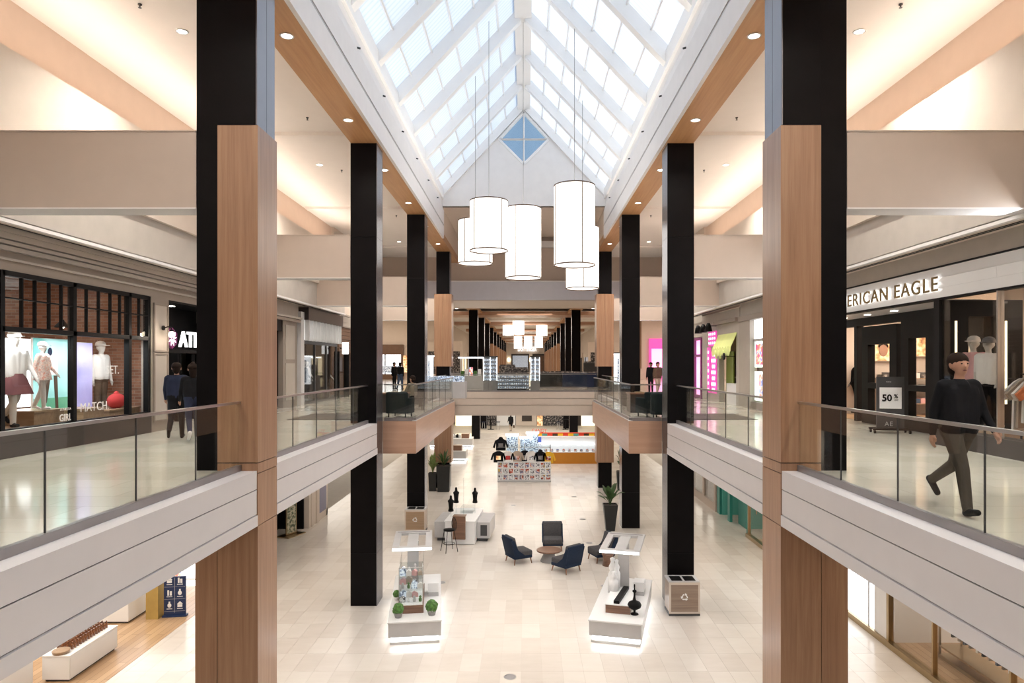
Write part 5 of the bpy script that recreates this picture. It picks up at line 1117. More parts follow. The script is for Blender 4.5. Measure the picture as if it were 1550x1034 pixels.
armchair('armchair right of the round table, half hidden by the right kiosk canopy', X(910, 23.2), 23.2, R(-68))
ct = thing('coffee_table', 'low round walnut table with grey drum base amid the armchairs', 'table', (X(831, 23.1), 23.1, 0))
MB().lathe([(.30, 0), (.30, .02), (.20, .22), (.26, .34)], 28).build('base', 'grey', ct); MB().lathe([(.41, .34), (.42, .36), (.42, .385), (.41, .395)], 32).build('top', 'walnut', ct)
st = thing('side_table', 'small walnut side table beside the rightmost armchair', 'table', (X(920, 22.6), 22.6, 0)); MB().lathe([(.18, .0), (.15, .2), (.18, .36)], 20).build('base', 'walnut', st); MB().lathe([(.2, .36), (.2, .4)], 20).build('top', 'walnut', st)
for k, (px, py, lb) in enumerate(((772, 1025, 'at the bottom of the picture'), (668, 882, 'right of the left kiosk'), (916, 887, 'left of the right kiosk'), (892, 822, 'beside the right armchair'), (882, 786, 'behind the armchairs'), (777, 765, 'behind the left armchair'), (869, 752, 'left of the tall planter'))):
    d = DF(py); t = thing('floor_drain', 'round grey floor plate ' + lb, 'drain', (X(px, d), d, .0)); MB().lathe([(.12, 0), (.12, .004)], 24).build('plate', 'grey', t); MB().lathe([(.125, 0), (.135, .006), (.12, .006)], 24, cap=False).build('rim', 'steel', t)

# --- recycling bins
def bin_(label, x, y, wood_):
    t = thing('recycling_bin', label, 'bin', (x, y, 0))
    B(-.41, .41, -.3, .3, .0, .06).build('plinth', 'dark_grey', t); B(-.39, .39, -.28, .28, .06, .86).build('body', 'beige_light', t)
    do = B(-.36, .36, -.30, -.28, .11, .82).build('door', wood_, t)
    for a in ((-.41, -.36, .06, .88), (.36, .41, .06, .88), (-.36, .36, .06, .11), (-.36, .36, .82, .88)): B(a[0], a[1], -.305, -.27, a[2], a[3]).build('frame_bar', 'beige_light', t)
    for s in (-1, 1): B(s * .39, s * .405, -.27, .28, .08, .86).build('side_panel', wood_, t)
    B(-.41, .41, -.27, .3, .86, .90).build('lid', 'light_grey', t)
    for a in (-.32, .03): B(a, a + .29, -.2, .2, .90, .905).build('opening', 'black', t)
    em = MB()
    for k in range(3):
        a = R(90 + 120 * k); M = Matrix.Translation((0, -.306, .5)) @ Matrix.Rotation(a, 4, 'Y')
        em.prism([(.045, -.07), (.075, -.05), (.075, .03), (.1, .03), (.06, .085), (.02, .03), (.045, .03)], 0, .004, M=M)
    em.build('recycling_symbol', 'bright_white', do)
    return t
bin_('light wood recycling bin in front of the third left column', X(630, 27.35), 27.35, 'bin_wood')
bin_('greyish wood recycling bin in front of the second right column', X(1033, 18.3), 18.35, 'bin_wood_dark')

# --- planters
def leafy(t, n, ln, spread, z, mat, wid=.07, seed=1, droop=.5):
    rn = random.Random(seed)
    for k in range(n):
        a = 2 * PI * k / n + rn.uniform(-.3, .3); L = ln * rn.uniform(.6, 1.1); sp = spread * rn.uniform(.4, 1.2); v = []; f = []; m = 7
        for i in range(m):
            u = i / (m - 1); r = sp * u; h = L * (u - droop * u * u * sp / max(spread, .01)); w = wid * (.12 + (math.sin(PI * min(1, max(0, (u - .3) / .7))) if u > .3 else .0))
            c = Vector((r * math.cos(a), r * math.sin(a), z + h)); q = Vector((-math.sin(a), math.cos(a), 0)) * w
            v += [tuple(c - q), tuple(c + Vector((0, 0, -w * .3))), tuple(c + q)]
        for i in range(m - 1): f += [(3 * i, 3 * i + 1, 3 * i + 4, 3 * i + 3), (3 * i + 1, 3 * i + 2, 3 * i + 5, 3 * i + 4)]
        MB().add(v, f, True).build('leaf', mat, t)
def planter(label, x, y, r0, r1, h, n, ln, sp, leaf, seed, wid=.07, droop=.5):
    t = thing('planter', label, 'planter', (x, y, 0))
    MB().lathe([(r0, 0), (r1, h), (r1 * .9, h), (r1 * .85, h - .08)], 4, M=Matrix.Rotation(R(45), 4, 'Z'), smooth=False).build('pot', 'pot_black', t)
    B(-r1 * .58, r1 * .58, -r1 * .58, r1 * .58, h - .06, h - .04).build('soil', 'dark_brown', t); leafy(t, n, ln, sp, h - .05, leaf, wid, seed, droop)
planter('tall tapered black planter with broad arching leaves beside the third right column', X(923.5, 27.4), 27.4, .24, .40, 1.05, 18, 1.25, .5, 'leaf', 3, .10)
planter('slim black planter with pale leaves behind the third left column', X(655, 36.0), 36.0, .24, .30, .95, 20, 1.35, .32, 'leaf_pale', 5, .10)
planter('large black planter with feathery palm before the fourth left column', X(672, 35.9), 35.9, .42, .5, 1.35, 30, 1.15, .5, 'leaf', 8, .05)
planter('black planter with dark leaves beside the fourth right column', X(941, 36.2), 36.2, .3, .36, 1.0, 16, 1.9, .3, 'leaf', 12, .09)

# --- jewellery kiosk, busts, stool
jk = thing('kiosk', 'white jewellery kiosk with walnut front panel and grey side wings', 'kiosk', (X(696, 25.2), 25.2, 0), R(-4))
B(-.55, .55, 0, 2.3, .02, .83).build('body', 'bright_white', jk); B(-.58, .58, -.02, 2.3, .83, .87).build('top', 'bright_white', jk); B(-.5, .5, .05, 2.25, 0, .02).build('plinth', 'dark_grey', jk)
B(-.25, .22, -.12, -.02, .22, 1.05).build('front_panel', 'walnut', jk); B(-.25, .22, -.12, .25, 1.05, 1.07).build('ledge', 'walnut', jk)
for s in (-1, 1):
    w = B(s * .56, s * 1.05, .5, 2.2, .12, .72).build('side_wing', 'light_grey', jk); B(s * .62, s * .95, .55, 2.1, .0, .12).build('wing_plinth', 'dark_grey', w); B(s * .7, s * .95, .49, .5, .22, .62).build('wing_opening', 'dark_grey' if s > 0 else 'light_grey', w)
B(-.2, .28, 1.3, 1.9, .87, 1.1).build('display_riser', 'case_glass', jk); B(-.02, .0, .9, 1.0, .87, 2.3).build('acrylic_post', 'case_glass', jk)
def bust(label, px, py0, py1, d):
    x = X(px, d); zb = Z(py1, d); h = Z(py0, d) - zb; t = thing('display_bust', label, 'bust', (x, d, zb), 0, 'black necklace busts')
    MB().lathe([(.16 * h, 0), (.17 * h, .08 * h)], 18).build('stand', 'black', t)
    C = [((0, 0, .14 * h), (0, 0, .55 * h), .13 * h, .165 * h, 'b'), ((-.10 * h, 0, .62 * h), (.10 * h, 0, .62 * h), .10 * h, .10 * h, 'b'), ((0, 0, .66 * h), (0, -.01, .92 * h), .095 * h, .075 * h, 'b'), ((-.06 * h, 0, .1 * h), (.06 * h, 0, .1 * h), .1 * h, .1 * h, 'b')]
    skinned('torso', C, {'b': 'black'}, .02, t)
for px, py1, d, lb, h in ((682.5, 774, 25.9, 'black necklace bust at the near left of the jewellery kiosk', .62), (690.5, 761, 26.6, 'black necklace bust behind the near left one', .62), (719, 761, 26.6, 'black necklace bust at the right of the jewellery kiosk', .60)):
    zt = Z(py1, d); o = MB().rod((0, 0, 0), (0, 0, zt - .87), .02, n=10).build('bust_riser', 'case_glass'); o.location = (X(px, d), d, .87); tag(o, 'clear riser under the ' + lb.replace('black necklace ', ''), 'riser')
    bust(lb, px, py1 - h * F / d, py1, d)
bs = thing('bar_stool', 'black wire bar stool with round back at the jewellery kiosk', 'stool', (X(680, 24.3), 24.3, 0), R(-60))
MB().lathe([(.19, .74), (.21, .76), (.2, .79), (.05, .8)], 22).build('seat', 'black', bs)
for a in (-1, 1):
    for b in (-1, 1): MB().rod((a * .13, b * .13, .75), (a * .23, b * .23, 0), .012, n=8).build('leg', 'black', bs)
MB().tube([(.2 * math.cos(k * PI / 8), .2 * math.sin(k * PI / 8), .28) for k in range(17)], .009, 6).build('foot_ring', 'black', bs)
MB().tube([(.2 * math.cos(a), .19, .95 + .24 * math.sin(a)) for a in [k * PI / 9 for k in range(-3, 13)]], .012, 6).build('back_hoop', 'black', bs)
bh = bpy.data.objects['back_hoop']
for k in range(-3, 4): MB().rod((k * .045, .19, .78), (k * .05, .19, .95 + .24 * math.sqrt(max(0, 1 - (k * .05 / .2) ** 2))), .005, n=6).build('back_wire', 'black', bh)

# --- clothing stand with poster cubbies
d = DF(730); ck = thing('merchandise_stand', 'white stand with three rows of small posters under hanging shirts', 'stand', (X(793.5, d), d, 0)); px_m = F / d; W2 = (834 - 753) / px_m / 2; H2 = 30 / px_m + .03
B(-W2, W2, .03, .9, 0, H2).build('body', 'bright_white', ck); B(-W2, W2, .0, .03, 0, .08).build('kick', 'light_grey', ck)
for r_ in range(4): B(-W2, W2, -.02, .03, .1 + (H2 - .14) * r_ / 3, .13 + (H2 - .14) * r_ / 3).build('rail', 'bright_white', ck)
pm = B(-.115, .115, -.012, .0, -.13, .13).mesh('poster'); pm.materials.append(MAT('print_multi')); pm2 = B(-.115, .115, -.012, .0, -.13, .13).mesh('poster'); pm2.materials.append(MAT('print_bw'))
for r_ in range(3):
    for c_ in range(10):
        o = mk('poster', pm if (r_ * 7 + c_ * 3) % 5 > 1 else pm2, None, ck); o.location = (-W2 + W2 * 2 * (c_ + .5) / 10, .03, .115 + (H2 - .14) * (r_ + .5) / 3)
B(-W2, W2, .4, .44, H2, H2 + .95).build('back_panel', 'case_glass', ck)
for x in (-W2, 0, W2 - .04): B(x, x + .04, .4, .46, H2, H2 + 1.0).build('upright', 'steel', ck)
MB().rod((-W2, .25, H2 + .8), (W2, .25, H2 + .8), .015, n=8).build('hanging_rail', 'steel', ck)
def shirt(label, px, y0, y1, mat, pr, hood=False, wk=1.0, dd=.2):
    dq = d + dd; w = .5 * wk; h = (y1 - y0) / F * dq; t = thing('hanging_shirt', label, 'shirt', (X(px, dq), dq, Z(y0, dq)), 0, 'shirts on the merchandise stand')
    o = [(-w * .5, -h), (w * .5, -h), (w * .5, -.25), (w * .62, -h * .8), (w * .82, -h * .74), (w * .6, -.12), (.10, 0), (-.10, 0), (-w * .6, -.12), (-w * .82, -h * .74), (-w * .62, -h * .8), (-w * .5, -.25)]
    MB().prism(o, -.05, .05).build('cloth', mat, t)
    if hood: MB().ball((0, 0, .0), .13, .09, .1).build('hood', mat, t)
    B(-.13, .13, -.055, -.05, -h * .75, -h * .4).build('print', pr, t)
for a in (('black hoodie hanging highest on the merchandise stand', 758, 664, 682, 'cloth_black', 'cloth_grey', True, 1.1, .4), ('black shirt with gold print at the left of the shirt row', 754.5, 683, 700, 'cloth_black', 'print_warm', False, 1.1), ('white raglan shirt with red print, second in the row', 769, 683, 700, 'cloth_white', 'cloth_red'), ('grey shirt with dark print, third in the row', 783, 683, 700, 'cloth_beige', 'print_multi'),
          ('black shirt in the middle of the row', 794, 682, 700, 'cloth_black', 'cloth_grey', False, .9, .32), ('white shirt with black stag print', 804.5, 683, 700, 'cloth_white', 'print_bw'), ('black hooded shirt, second from the right', 818, 683, 700, 'cloth_black', 'cloth_grey', True), ('yellow shirt at the right end of the row', 830.5, 684, 701, 'cloth_yellow', 'print_multi')): shirt(*a)
for k, (px, y0, y1) in enumerate(((775, 658, 682), (796, 662, 683), (806, 655, 683))):
    dq = d + 2.2 + .5 * k; t = thing('display_tower', ('left', 'middle', 'right')[k] + ' lit glass display tower behind the hanging shirts', 'display case', (X(px, dq), dq, 0)); zt = Z(y0, dq)
    B(-.4, .4, 0, .6, 0, .9).build('base', 'bright_white', t); B(-.38, .38, .02, .58, .9, zt - .08).build('glass', 'case_glass', t); B(-.4, .4, 0, .6, zt - .08, zt).build('light_cap', 'lightbox', t); B(-.34, .34, .3, .5, .95, zt - .15).build('goods', 'merch_cool', t)

# --- candy kiosk
d = DF(702); k_ = thing('kiosk', 'orange candy kiosk with a multicoloured band and lit glass counter', 'kiosk', (X(860, d), d, 0)); w = 2.45
B(-w, w, 0, 3, 0, .75).build('counter_front', 'kiosk_orange', k_); B(-w, w, -.03, 3, .75, .8).build('counter_top', 'bright_white', k_)
B(-w + .05, w, .05, .06, .8, 1.75).build('glass', 'case_glass', k_); B(-w + .05, w, .4, .5, .8, 1.8).build('back_shelf', 'bright_white', k_); B(-w, w, .05, .4, 1.28, 1.3).build('shelf', 'lightbox', k_)
for s in (-1, 1): B(s * w, s * (w - .08), 0, .1, .8, 2.0).build('post', 'candy_red', k_)
BC = ['candy_red', 'candy_yellow', 'candy_teal', 'candy_red', 'cloth_brown', 'candy_yellow']
for k in range(14): B(-w + 2 * w * k / 14, -w + 2 * w * (k + 1) / 14, -.02, .05, 1.87, 2.03).build('band_block', BC[k % 6], k_)
B(-w, w, -.03, .05, 2.03, 2.1).build('band_top', 'candy_red', k_)
text('CANDY', .36, 'candy_red', (-w + .02, 0, 2.1), 'front', k_, 'sign_lettering', .03, fit=1.0); text('YO', .34, 'candy_red', (w - .55, 0, 2.1), 'front', k_, 'sign_lettering', .03)
for z, m_ in ((1.45, 'candy_blue'), (1.0, 'merch_cool')): B(-w + .2, -w + .65, .0, .04, z, z + .34).build('notice', m_, k_)
for k in range(11):
    o = MB().lathe([(.09, 0), (.1, .02), (.1, .12), (.07, .15), (.07, .17)], 12).build('candy_jar', 'print_multi'); o.location = (X(860, d) - 1.9 + .4 * k, d + .2, .8); tag(o, '%s candy jar from the left in the orange kiosk' % ORD[k], 'jar', 'candy jars')
# --- white counters at left
for k, (px0, px1, py) in enumerate(((660, 705, 698), (650, 715, 677))):
    dq = DF(py); x0, x1 = X(px0, dq), X(px1, dq); t = thing('display_counter', ('near', 'far')[k] + ' white low counter with glowing foot beyond the fourth left column', 'counter', ((x0 + x1) / 2, dq, 0)); w = (x1 - x0) / 2
    B(-w + .1, w - .1, .1, 1.4, 0, .06).build('plinth', 'dark_grey', t); B(-w + .05, w - .05, .05, 1.4, .06, .14).build('led_band', 'led', t); B(-w, w, 0, 1.5, .14, .66).build('body', 'light_grey', t); B(-w, w, -.02, 1.5, .66, .7).build('top', 'bright_white', t)
    B(w - .9, w - .3, .2, .9, .7, 1.05).build('wooden_box', 'walnut', t); B(-w + .2, -w + .9, .3, 1.1, .7, 1.6).build('glass_case', 'case_glass', t)
    for j in range(5):
        q = MB().lathe([(.09, 0), (.1, .2), (.05, .3), (.0, .32)], 10).build('display_item', ('black', 'bright_white', 'steel')[j % 3]); q.location = ((x0 + x1) / 2 + w - 1.8 + .18 * j, dq + .6, .7); tag(q, '%s small ornament on the %s white counter' % (ORD[j], ('near', 'far')[k]), 'ornament', 'counter ornaments')

# ================================================================ lower shopfronts
wf = struct(B(-14, -8.7, 6, 22, 0, .006), 'floor_shop', 'wood_floor', 'oak plank floor of the lower left shop', 'floor')
def cabinet(label, x0, x1, y0, y1, h=.55, z=.006):
    t = thing('display_cabinet', label, 'cabinet', ((x0 + x1) / 2, (y0 + y1) / 2, z)); a, b = (x1 - x0) / 2, (y1 - y0) / 2
    B(-a + .04, a - .04, -b + .04, b - .04, 0, .05).build('plinth', 'dark_grey', t); B(-a, a, -b, b, .05, h - .03).build('body', 'bright_white', t); B(-a - .01, a + .01, -b - .01, b + .01, h - .025, h).build('top', 'bright_white', t)
    B(a, a + .008, -b + .02, b - .02, .08, h - .05).build('drawer_front', 'bright_white', t)
cabinet('low white cabinet topped with rows of amber bottles, lower left', -10.02, -9.45, 14.28, 15.95)
cabinet('plain white cabinet at the bottom left corner', -11.0, -10.12, 12.6, 14.15, .6)
bm_ = MB().lathe([(.028, 0), (.028, .09), (.012, .11), (.012, .14), (.016, .14), (.016, .16)], 8).mesh('bottle'); bm_.materials.append(MAT('amber'))
for r_ in range(4):
    for c_ in range(14):
        o = mk('bottle', bm_, None); o.location = (-9.92 + .1 * r_, 14.62 + .092 * c_, .556); tag(o, 'small amber bottle in the %s row from the wall, %s along the cabinet' % (ORD[r_], ORD[c_] if c_ < 12 else ('thirteenth', 'last')[c_ - 12]), 'bottle', 'amber bottles on the white cabinet')
o = MB().lathe([(.15, 0), (.17, .06), (.16, .07), (.13, .03)], 20).build('wooden_bowl', 'bin_wood'); o.location = (-9.72, 14.42, .556); tag(o, 'round wooden bowl at the near end of the bottle cabinet', 'bowl')
dq = 18.0; bl = thing('sign_board', 'navy blue free standing board with six white pictograms, lower left', 'sign', (X(264.5, dq), dq, .006), R(8))
B(-.27, .27, 0, .05, .04, 1.05).build('board', 'navy', bl); B(-.3, .3, -.06, .11, 0, .04).build('foot', 'navy', bl)
for r_ in range(3):
    for c_ in range(2):
        x = -.13 + .26 * c_; z = .3 + .32 * r_; m = MB()
        k = r_ * 2 + c_
        if k % 3 == 0: m.ball((x, -.008, z), .05, .006, .06).box(x - .02, x + .02, -.012, 0, z + .06, z + .1)
        elif k % 3 == 1: m.box(x - .06, x + .06, -.012, 0, z - .05, z + .02).prism([(x - .07, z + .03), (x + .07, z + .03), (x, z + .1)], -.012, 0)
        else: m.box(x - .05, x - .01, -.012, 0, z - .06, z + .08).box(x + .01, x + .06, -.012, 0, z - .06, z + .05)
        m.box(x - .07, x + .07, -.01, 0, z - .1, z - .085); m.build('pictogram', 'bright_white', bl)
    B(-.26, .26, -.004, 0, .14 + .32 * r_, .145 + .32 * r_).build('divider', 'light_grey', bl)
B(-.003, .003, -.004, 0, .1, 1.02).build('divider', 'light_grey', bl)
gb = thing('paper_bag_column', 'gold coloured square column beside the navy sign board', 'display', (X(235, 17.95), 17.95, .006)); B(-.16, .16, -.16, .16, 0, .88).build('body', 'gold_bag', gb); B(-.17, .17, -.17, .17, .86, .9).build('rim', 'brass', gb)
sh = thing('shelf_unit', 'white lit shelf wall behind the navy sign board', 'shelf', (-11.3, 20.2, .006))
B(-2, 2.4, .3, .35, 0, 3).build('back', 'lightbox', sh)
for z in (.3, .8, 1.3, 1.8, 2.3): B(-2, 2.4, -.1, .3, z, z + .04).build('shelf_board', 'bright_white', sh)
for j in range(12): B(-1.9 + .35 * j, -1.7 + .35 * j, 0, .2, .34 + .5 * (j % 4), .55 + .5 * (j % 4)).build('product', 'print_pop', sh)
lw = cabinet('white low counter far back in the lower left shop', -11.6, -10.1, 17.5, 18.6, .7)
# lower left shopfronts behind the first column
l2 = thing('storefront', 'dark lower left shop entrance with gilt framed picture panel', 'storefront', (-8.7, 25, 0))
def lq2(x0, x1, y0, y1, z0, z1, nm, mt): return B(x0, x1, y0 - 25, y1 - 25, z0, z1).build(nm, mt, l2)
lq2(0, -.3, 20.5, 21.5, 0, 4.28, 'pier', 'beige_light'); lq2(-1.2, -1.3, 21.5, 27.7, 0, 4.28, 'back_panel', 'black'); lq2(-.2, -1.2, 27.6, 27.7, 0, 4.28, 'side_panel', 'black'); lq2(-1.15, -1.2, 24.4, 25.6, .1, 2.6, 'curtain', 'cloth_maroon')
lq2(0, -.3, 27.7, 29.0, 0, 4.28, 'pier', 'beige_light'); lq2(.04, 0, 27.95, 28.15, 0, 4.2, 'pilaster', 'beige_light'); lq2(.06, 0, 28.6, 28.9, 0, 4.2, 'pilaster', 'beige_light'); lq2(0, -.3, 29.0, 30.3, 0, .3, 'plinth', 'beige_light'); lq2(.0, -.05, 29.05, 30.1, .3, 3.2, 'purple_panel', 'blue_panel'); lq2(0, -.3, 30.1, 30.3, 0, 4.28, 'pier', 'beige_light')
pf = thing('picture_stand', 'gilt framed leaf picture standing in the dark lower doorway', 'picture', (-9.05, 26.6, 0), R(70)); B(-.3, .3, -.02, .02, .05, 1.5).build('frame', 'brass', pf); B(-.25, .25, -.03, -.02, .1, 1.45).build('print', 'print_leaf', pf); B(-.5, .5, -.3, .3, 0, .04).build('base', 'brass', pf)
struct(B(-14, -9.0, 22, 22.2, 0, 4.3), 'wall_shop_left', 'beige_light', 'side wall of the lower left shop'); struct(B(-14, -9.0, 30.3, 30.5, 0, 4.3), 'wall_shop_far_left', 'beige_light', 'far side wall of the lower left shops')
# lower right shopfronts
XQ = 8.65
r1 = thing('storefront', 'lower right glazed shopfront with brass posts and white panels', 'storefront', (XQ, 17, 0))
def rq(x0, x1, y0, y1, z0, z1, nm, mt): return B(x0, x1, y0 - 17, y1 - 17, z0, z1).build(nm, mt, r1)
rq(-.06, .1, 8, 26.4, 0, .14, 'sill', 'brass'); rq(0, .2, 8, 26.4, 3.6, 4.28, 'fascia', 'beige_light')
rq(.02, .1, 16.75, 21.0, .14, 3.6, 'white_panel', 'lightbox'); rq(0, .08, 17.0, 17.06, .14, 3.6, 'panel_joint', 'light_grey'); rq(-.02, .1, 16.05, 16.15, .14, 3.6, 'post', 'brass'); rq(.0, .1, 16.15, 16.75, .14, 3.6, 'pier', 'white')
for y in (14.3, 12.0, 24.4, 26.2): rq(-.02, .08, y, y + .05, .14, 3.6, 'post', 'brass')
for a, b in ((8.1, 12.0), (12.05, 14.3), (14.35, 16.05), (21.0, 24.4), (24.45, 26.2)): rq(.03, .04, a, b, .14, 3.6, 'window_pane', 'shop_glass')
struct(B(8.9, 14, 16.3, 16.5, 0, 4.3), 'wall_shop_right', 'white', 'white side wall inside the lower right shop'); struct(B(8.75, 14, 8, 26, 0, .008), 'floor_shop_right', 'wood_floor', 'pale plank floor of the lower right shop', 'floor')
area('shop_light', (11, 12.5, 4.1), 3.5, 6, 200, WARM); area('shop_light', (11, 21, 4.1), 3.5, 7, 160, WARM); area('shop_light', (-11.3, 14, 4.15), 4, 11, 420, NEUT)
gr = thing('clothes_case', 'brass framed case of hanging clothes in the lower right shop', 'rack', (9.75, 14.3, .008)); 
for a in (-.25, .25):
    for b in (-1.2, 1.2): B(a - .02, a + .02, b - .02, b + .02, 0, 1.9).build('post', 'brass', gr)
for z in (.25, 1.86): B(-.27, .27, -1.22, 1.22, z, z + .04).build('frame_bar', 'brass', gr)
B(-.27, .27, -1.22, 1.22, .0, .08).build('base', 'brass', gr); MB().rod((0, -1.2, 1.75), (0, 1.2, 1.75), .014, n=8).build('rail', 'brass', gr)
for k in range(10):
    t = thing('garment', '%s hanging garment from the near end of the brass case' % ORD[k], 'garment', (9.75, 13.35 + .2 * k, 1.75), R(5 * (k % 3)), 'clothes in the brass case')
    garment(MB(), .4, 1.1, .05).build('cloth', ('cloth_white', 'cloth_khaki', 'cloth_jean', 'cloth_beige', 'cloth_black')[k % 5], t).location.z = -.05; MB().tube([(-.13, 0, -.09), (0, 0, -.03), (.13, 0, -.09)], .006, 6).build('hanger', 'brass', t)
te = thing('storefront', 'teal panelled lower entrance on the right', 'storefront', (8.7, 28.5, 0))
for k, (x0, x1, y0, y1, mt) in enumerate(((0, .12, 26.4, 26.6, 'teal'), (.3, 1.5, 27.6, 27.75, 'teal'), (.3, .42, 27.75, 28.6, 'teal'), (0, .12, 28.8, 29.1, 'teal'), (.1, 1.6, 30.2, 30.35, 'teal_light'), (0, .1, 30.3, 30.7, 'teal'))): B(x0, x1, y0 - 28.5, y1 - 28.5, 0, 3.6).build('panel', mt, te)
B(.7, .74, -.93, -.9, .6, 1.8).build('door_handle', 'brass', te); B(0, .2, -2.1, 3, 3.6, 4.28).build('fascia', 'teal', te)
r3 = thing('storefront', 'beige lower shopfront past the teal entrance', 'storefront', (XQ, 34, 0)); B(0, .2, -3.2, 4.5, 0, .35).build('plinth', 'beige', r3); B(0, .2, -3.2, 4.5, 3.2, 4.28).build('fascia', 'beige_light', r3)
for y in (-3.2, -1.2, 1.2, 4.3): B(0, .2, y, y + .25, .35, 3.2).build('pier', 'beige', r3)
for a, b in ((-2.95, -1.2), (-.95, 1.2), (1.45, 4.3)): B(.05, .06, a, b, .35, 3.2).build('window_pane', 'shop_glass', r3)
figure('mannequin in a brown dress in the beige lower shopfront', (9.3, 32.4, .0), R(-90), 1.7, {'skin': 'mannequin', 'top': 'cloth_brown', 'legs': 'cloth_brown', 'shoes': 'white'}, 'stand', .03, 'mannequin', 'mannequin', hair=False, coat=True)
# far lower facade
fw = thing('storefront', 'far lower shopfronts under the bridge with dark openings and white piers', 'storefront', (0, 74.6, 0))
for px0, px1, mt in ((690, 716, 'lightbox_warm'), (716, 722, 'brown'), (722, 752, 'merch_dark'), (752, 781, 'bright_white'), (781, 813, 'beige_light'), (813, 822, 'print_warm'), (822, 868, 'merch_dark'), (868, 880, 'dark_brown'), (880, 910, 'lightbox_warm')):
    B(X(px0, 74.6), X(px1, 74.6) - .05, -.3, .3, 0, 4.25).build('bay', mt, fw)
B(X(790, 74.6), X(805, 74.6), -.36, -.3, .5, 1.35).build('screen', 'dark_brown', fw)
def high_table(label, px, d):
    t = thing('high_table', label, 'table', (X(px, d), d, 0)); B(-.4, .4, -.4, .4, 1.0, 1.05).build('top', 'black', t); B(-.06, .06, -.06, .06, 0, 1.0).build('pillar', 'black', t); B(-.3, .3, -.3, .3, 0, .03).build('base', 'black', t)
    for a in (-.75, .75):
        for q in (-.15, .15): MB().rod((a + q, -.1, 0), (a + q * .5, -.1, .75), .025, n=6).build('stool_leg', 'light_grey', t)
        B(a - .2, a + .2, -.3, .1, .75, .8).build('stool_seat', 'cloth_navy', t)
high_table('black high table with stools left of the far white pier', 743, 70); high_table('black high table with stools right of the far white pier', 856, 70)

# ================================================================ upper floor furniture
d = 41.9
def goods_tower(label, px0, px1, py, dq=42.3, base='grey', rows=6):
    x0, x1 = X(px0, dq), X(px1, dq); t = thing('display_tower', label, 'display case', ((x0 + x1) / 2, dq, ZU)); w = (x1 - x0) / 2; H = Z(py, dq) - ZU
    B(-w, w, -.3, .3, 0, .62).build('base', base, t); B(-w, w, .2, .3, .62, H).build('back', 'light_grey', t); B(-w - .03, w + .03, -.33, .33, H, H + .08).build('cap', 'dark_grey', t)
    for x in (-w, -.02, w - .04): B(x, x + .04, -.3, -.26, .62, H).build('light_strip', 'lightbox', t)
    for k in range(rows):
        z = .64 + (H - .66) * k / rows; B(-w, w, -.28, .2, z, z + .015).build('shelf', 'light_grey', t)
        for j in range(6): B(-w + .06 + (2 * w - .1) * j / 6, -w + .06 + (2 * w - .1) * (j + .7) / 6, -.24, -.1, z + .015, z + .16).build('item', 'merch_cool', t)
goods_tower('left tall lit sunglasses tower on the bridge', 732, 753, 541); goods_tower('right tall lit sunglasses tower on the bridge', 803, 817, 541)
ds = thing('display_shelf', 'low lit shelf of sunglasses between the two towers on the bridge', 'shelf', (X(777, 42), 42, ZU)); w = (801 - 753.5) / F * 42 / 2
B(-w, w, .1, .3, 0, 1.0).build('back', 'light_grey', ds); B(-w, w, -.25, .1, 0, .1).build('plinth', 'dark_grey', ds)
for k in range(4):
    B(-w, w, -.2, .1, .14 + .22 * k, .16 + .22 * k).build('shelf', 'light_grey', ds)
    for j in range(14): B(-w + 2 * w * j / 14 + .02, -w + 2 * w * (j + .75) / 14, -.18, -.06, .16 + .22 * k, .28 + .22 * k).build('item', 'merch_cool', ds)
tk = thing('display_table', 'lit canopy display with plants left of the sunglasses towers', 'kiosk', (X(714, 45), 45, ZU)); B(-.8, .8, -.4, .4, 0, .9).build('counter', 'light_grey', tk); B(-.85, .85, -.45, .45, 2.05, 2.12).build('canopy', 'led', tk)
for x in (-.75, .7): B(x, x + .05, -.05, .05, .9, 2.05).build('post', 'steel', tk)
for j in range(5): B(-.7 + .28 * j, -.5 + .28 * j, -.2, .2, .9, 1.2 + .12 * (j % 3)).build('item', ('leaf_bright', 'bright_white', 'print_pop')[j % 3], tk)
for k, (px, dq, w, h, mt) in enumerate(((822, 50, .5, 1.0, 'dark_grey'), (850, 52, .9, 1.0, 'dark_grey'), (783, 50, .8, 1.3, 'merch_dark'), (768, 52, .6, 1.5, 'merch_dark'), (880, 50, 1.4, 1.0, 'navy'), (893, 54, .5, 1.75, 'dark_grey'), (690, 50, .8, 1.0, 'light_grey'))):
    t = thing('kiosk', ('grey counter right of the sunglasses towers', 'dark counter in the middle of the far walkway', 'dark goods stand behind the low shelf', 'tall dark goods stand behind the left tower', 'navy kiosk at the right of the bridge', 'dark upright board at the right of the bridge', 'pale counter at the left of the bridge')[k], 'kiosk', (X(px, dq), dq, ZU))
    B(-w, w, -.4, .4, 0, h).build('body', mt, t); B(-w - .03, w + .03, -.43, .43, h, h + .04).build('top', 'grey', t); B(-w + .05, w - .05, -.35, .35, h + .04, h + .12).build('tray', 'merch_dark', t)
topiary('leafy green plant by the first right column of the far hall', (X(884, 55), 55, ZU), .4, 'black')
for s, px, py, lb in ((1, 935, 537, 'right'), (-1, 650, 540, 'left')):
    dq = 39.0; x0 = X(px - 5, dq); t = thing('display_tower', 'narrow white glowing display column near the fourth %s column' % lb, 'display case', (X(px, dq), dq, ZU)); H = Z(py, dq) - ZU
    B(-.22, .22, -.2, .2, 0, .5).build('base', 'light_grey', t); B(-.2, .2, -.18, .18, .5, H).build('panel', 'lightbox', t); B(-.3, .3, -.25, .25, H, H + .06).build('light_cap', 'led', t)
    B(-.05, .05, -.2, -.18, .6, H - .2).build('print', 'merch_cool', t)
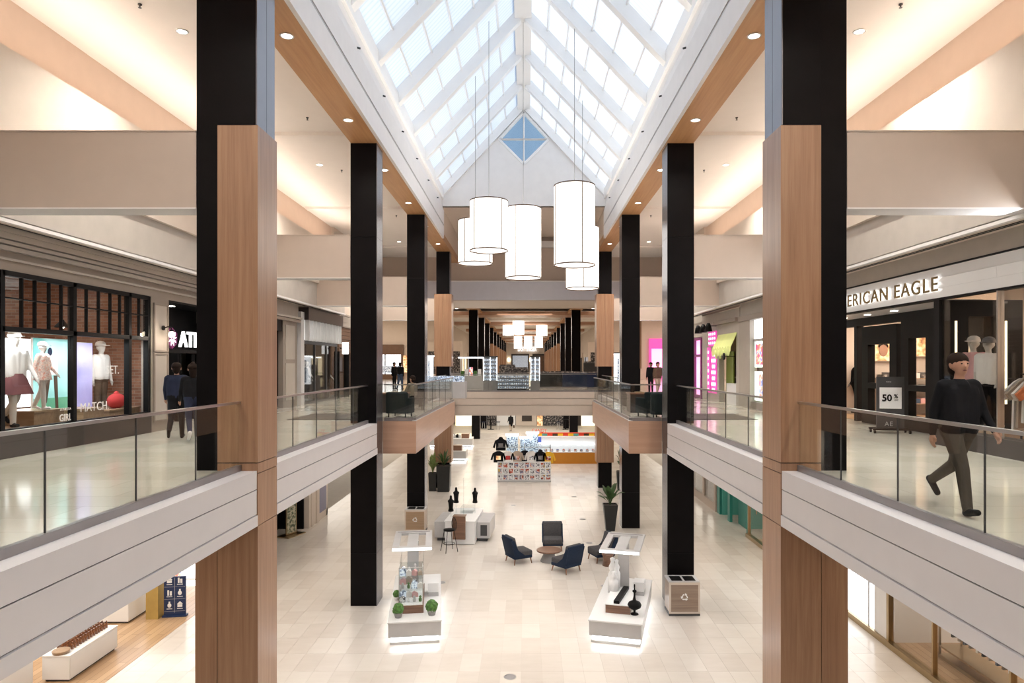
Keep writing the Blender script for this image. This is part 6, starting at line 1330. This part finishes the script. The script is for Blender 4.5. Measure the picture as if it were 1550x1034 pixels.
gk = thing('display_table', 'glass topped counter of blue goods at the far end of the left balcony', 'counter', (X(668, 33), 33, ZU)); B(-1.2, 1.2, -.4, .4, 0, .8).build('body', 'light_grey', gk)
for k in range(3):
    for j in range(10): B(-1.15 + .23 * j, -.97 + .23 * j, -.38 + .25 * k, -.2 + .25 * k, .8, .95 + .06 * k).build('item', 'merch_cool', gk)
def tub_chair(label, x, y, rz):
    t = thing('tub_chair', label, 'armchair', (x, y, ZU), rz); MB().rbox(-.33, .33, -.33, .33, .12, .42, .06, 3).build('seat', 'teal_dark', t); MB().rbox(-.35, .35, .2, .36, .12, .78, .06, 3).build('backrest', 'teal_dark', t)
    for s in (-1, 1): MB().rbox(s * .27, s * .37, -.3, .3, .12, .6, .04, 2).build('arm', 'teal_dark', t)
    for a in (-.27, .27):
        for b in (-.27, .27): MB().rod((a, b, .14), (a, b, 0), .02, n=8).build('leg', 'black', t)
DEF['teal_dark'] = lambda n: plain(n, (.012, .018, .019), .8, spec=.2, var=.15)
tub_chair('dark green tub chair in the corner of the right balcony', X(985, 21.2), 21.3, R(200)); tub_chair('dark green tub chair next to the second right column', X(1003, 20.8), 20.6, R(160)); tub_chair('navy dark tub chair on the left balcony', X(604, 21.0), 21.2, R(170))
for s, px, lb in ((1, 970, 'right'), (-1, 598, 'left')):
    t = thing('balcony_cabinet', 'dark cube table with a wooden top on the %s balcony' % lb, 'table', (X(px, 23.4), 23.4, ZU)); B(-.42, .42, -.42, .42, 0, .62).build('body', 'dark_brown', t); B(-.46, .46, -.46, .46, .62, .66).build('top', 'walnut', t)
    B(-.2, .1, -.15, .15, .66, .69).build('tray', 'brass', t)
    o = B(s * 4.9, s * 6.9, 20.0, 22.4, ZU, ZU + .012).build('rug', 'dark_brown'); tag(o, 'dark brown rug on the %s upper walkway' % lb, 'rug')
bench = thing('bench', 'small dark bench under the person sitting on the left balcony', 'bench', (X(624, 24.6), 24.6, ZU)); B(-.45, .45, -.3, .3, .36, .42).build('seat', 'dark_brown', bench)
for a in (-.4, .36): B(a, a + .04, -.28, .28, 0, .36).build('leg', 'black', bench)
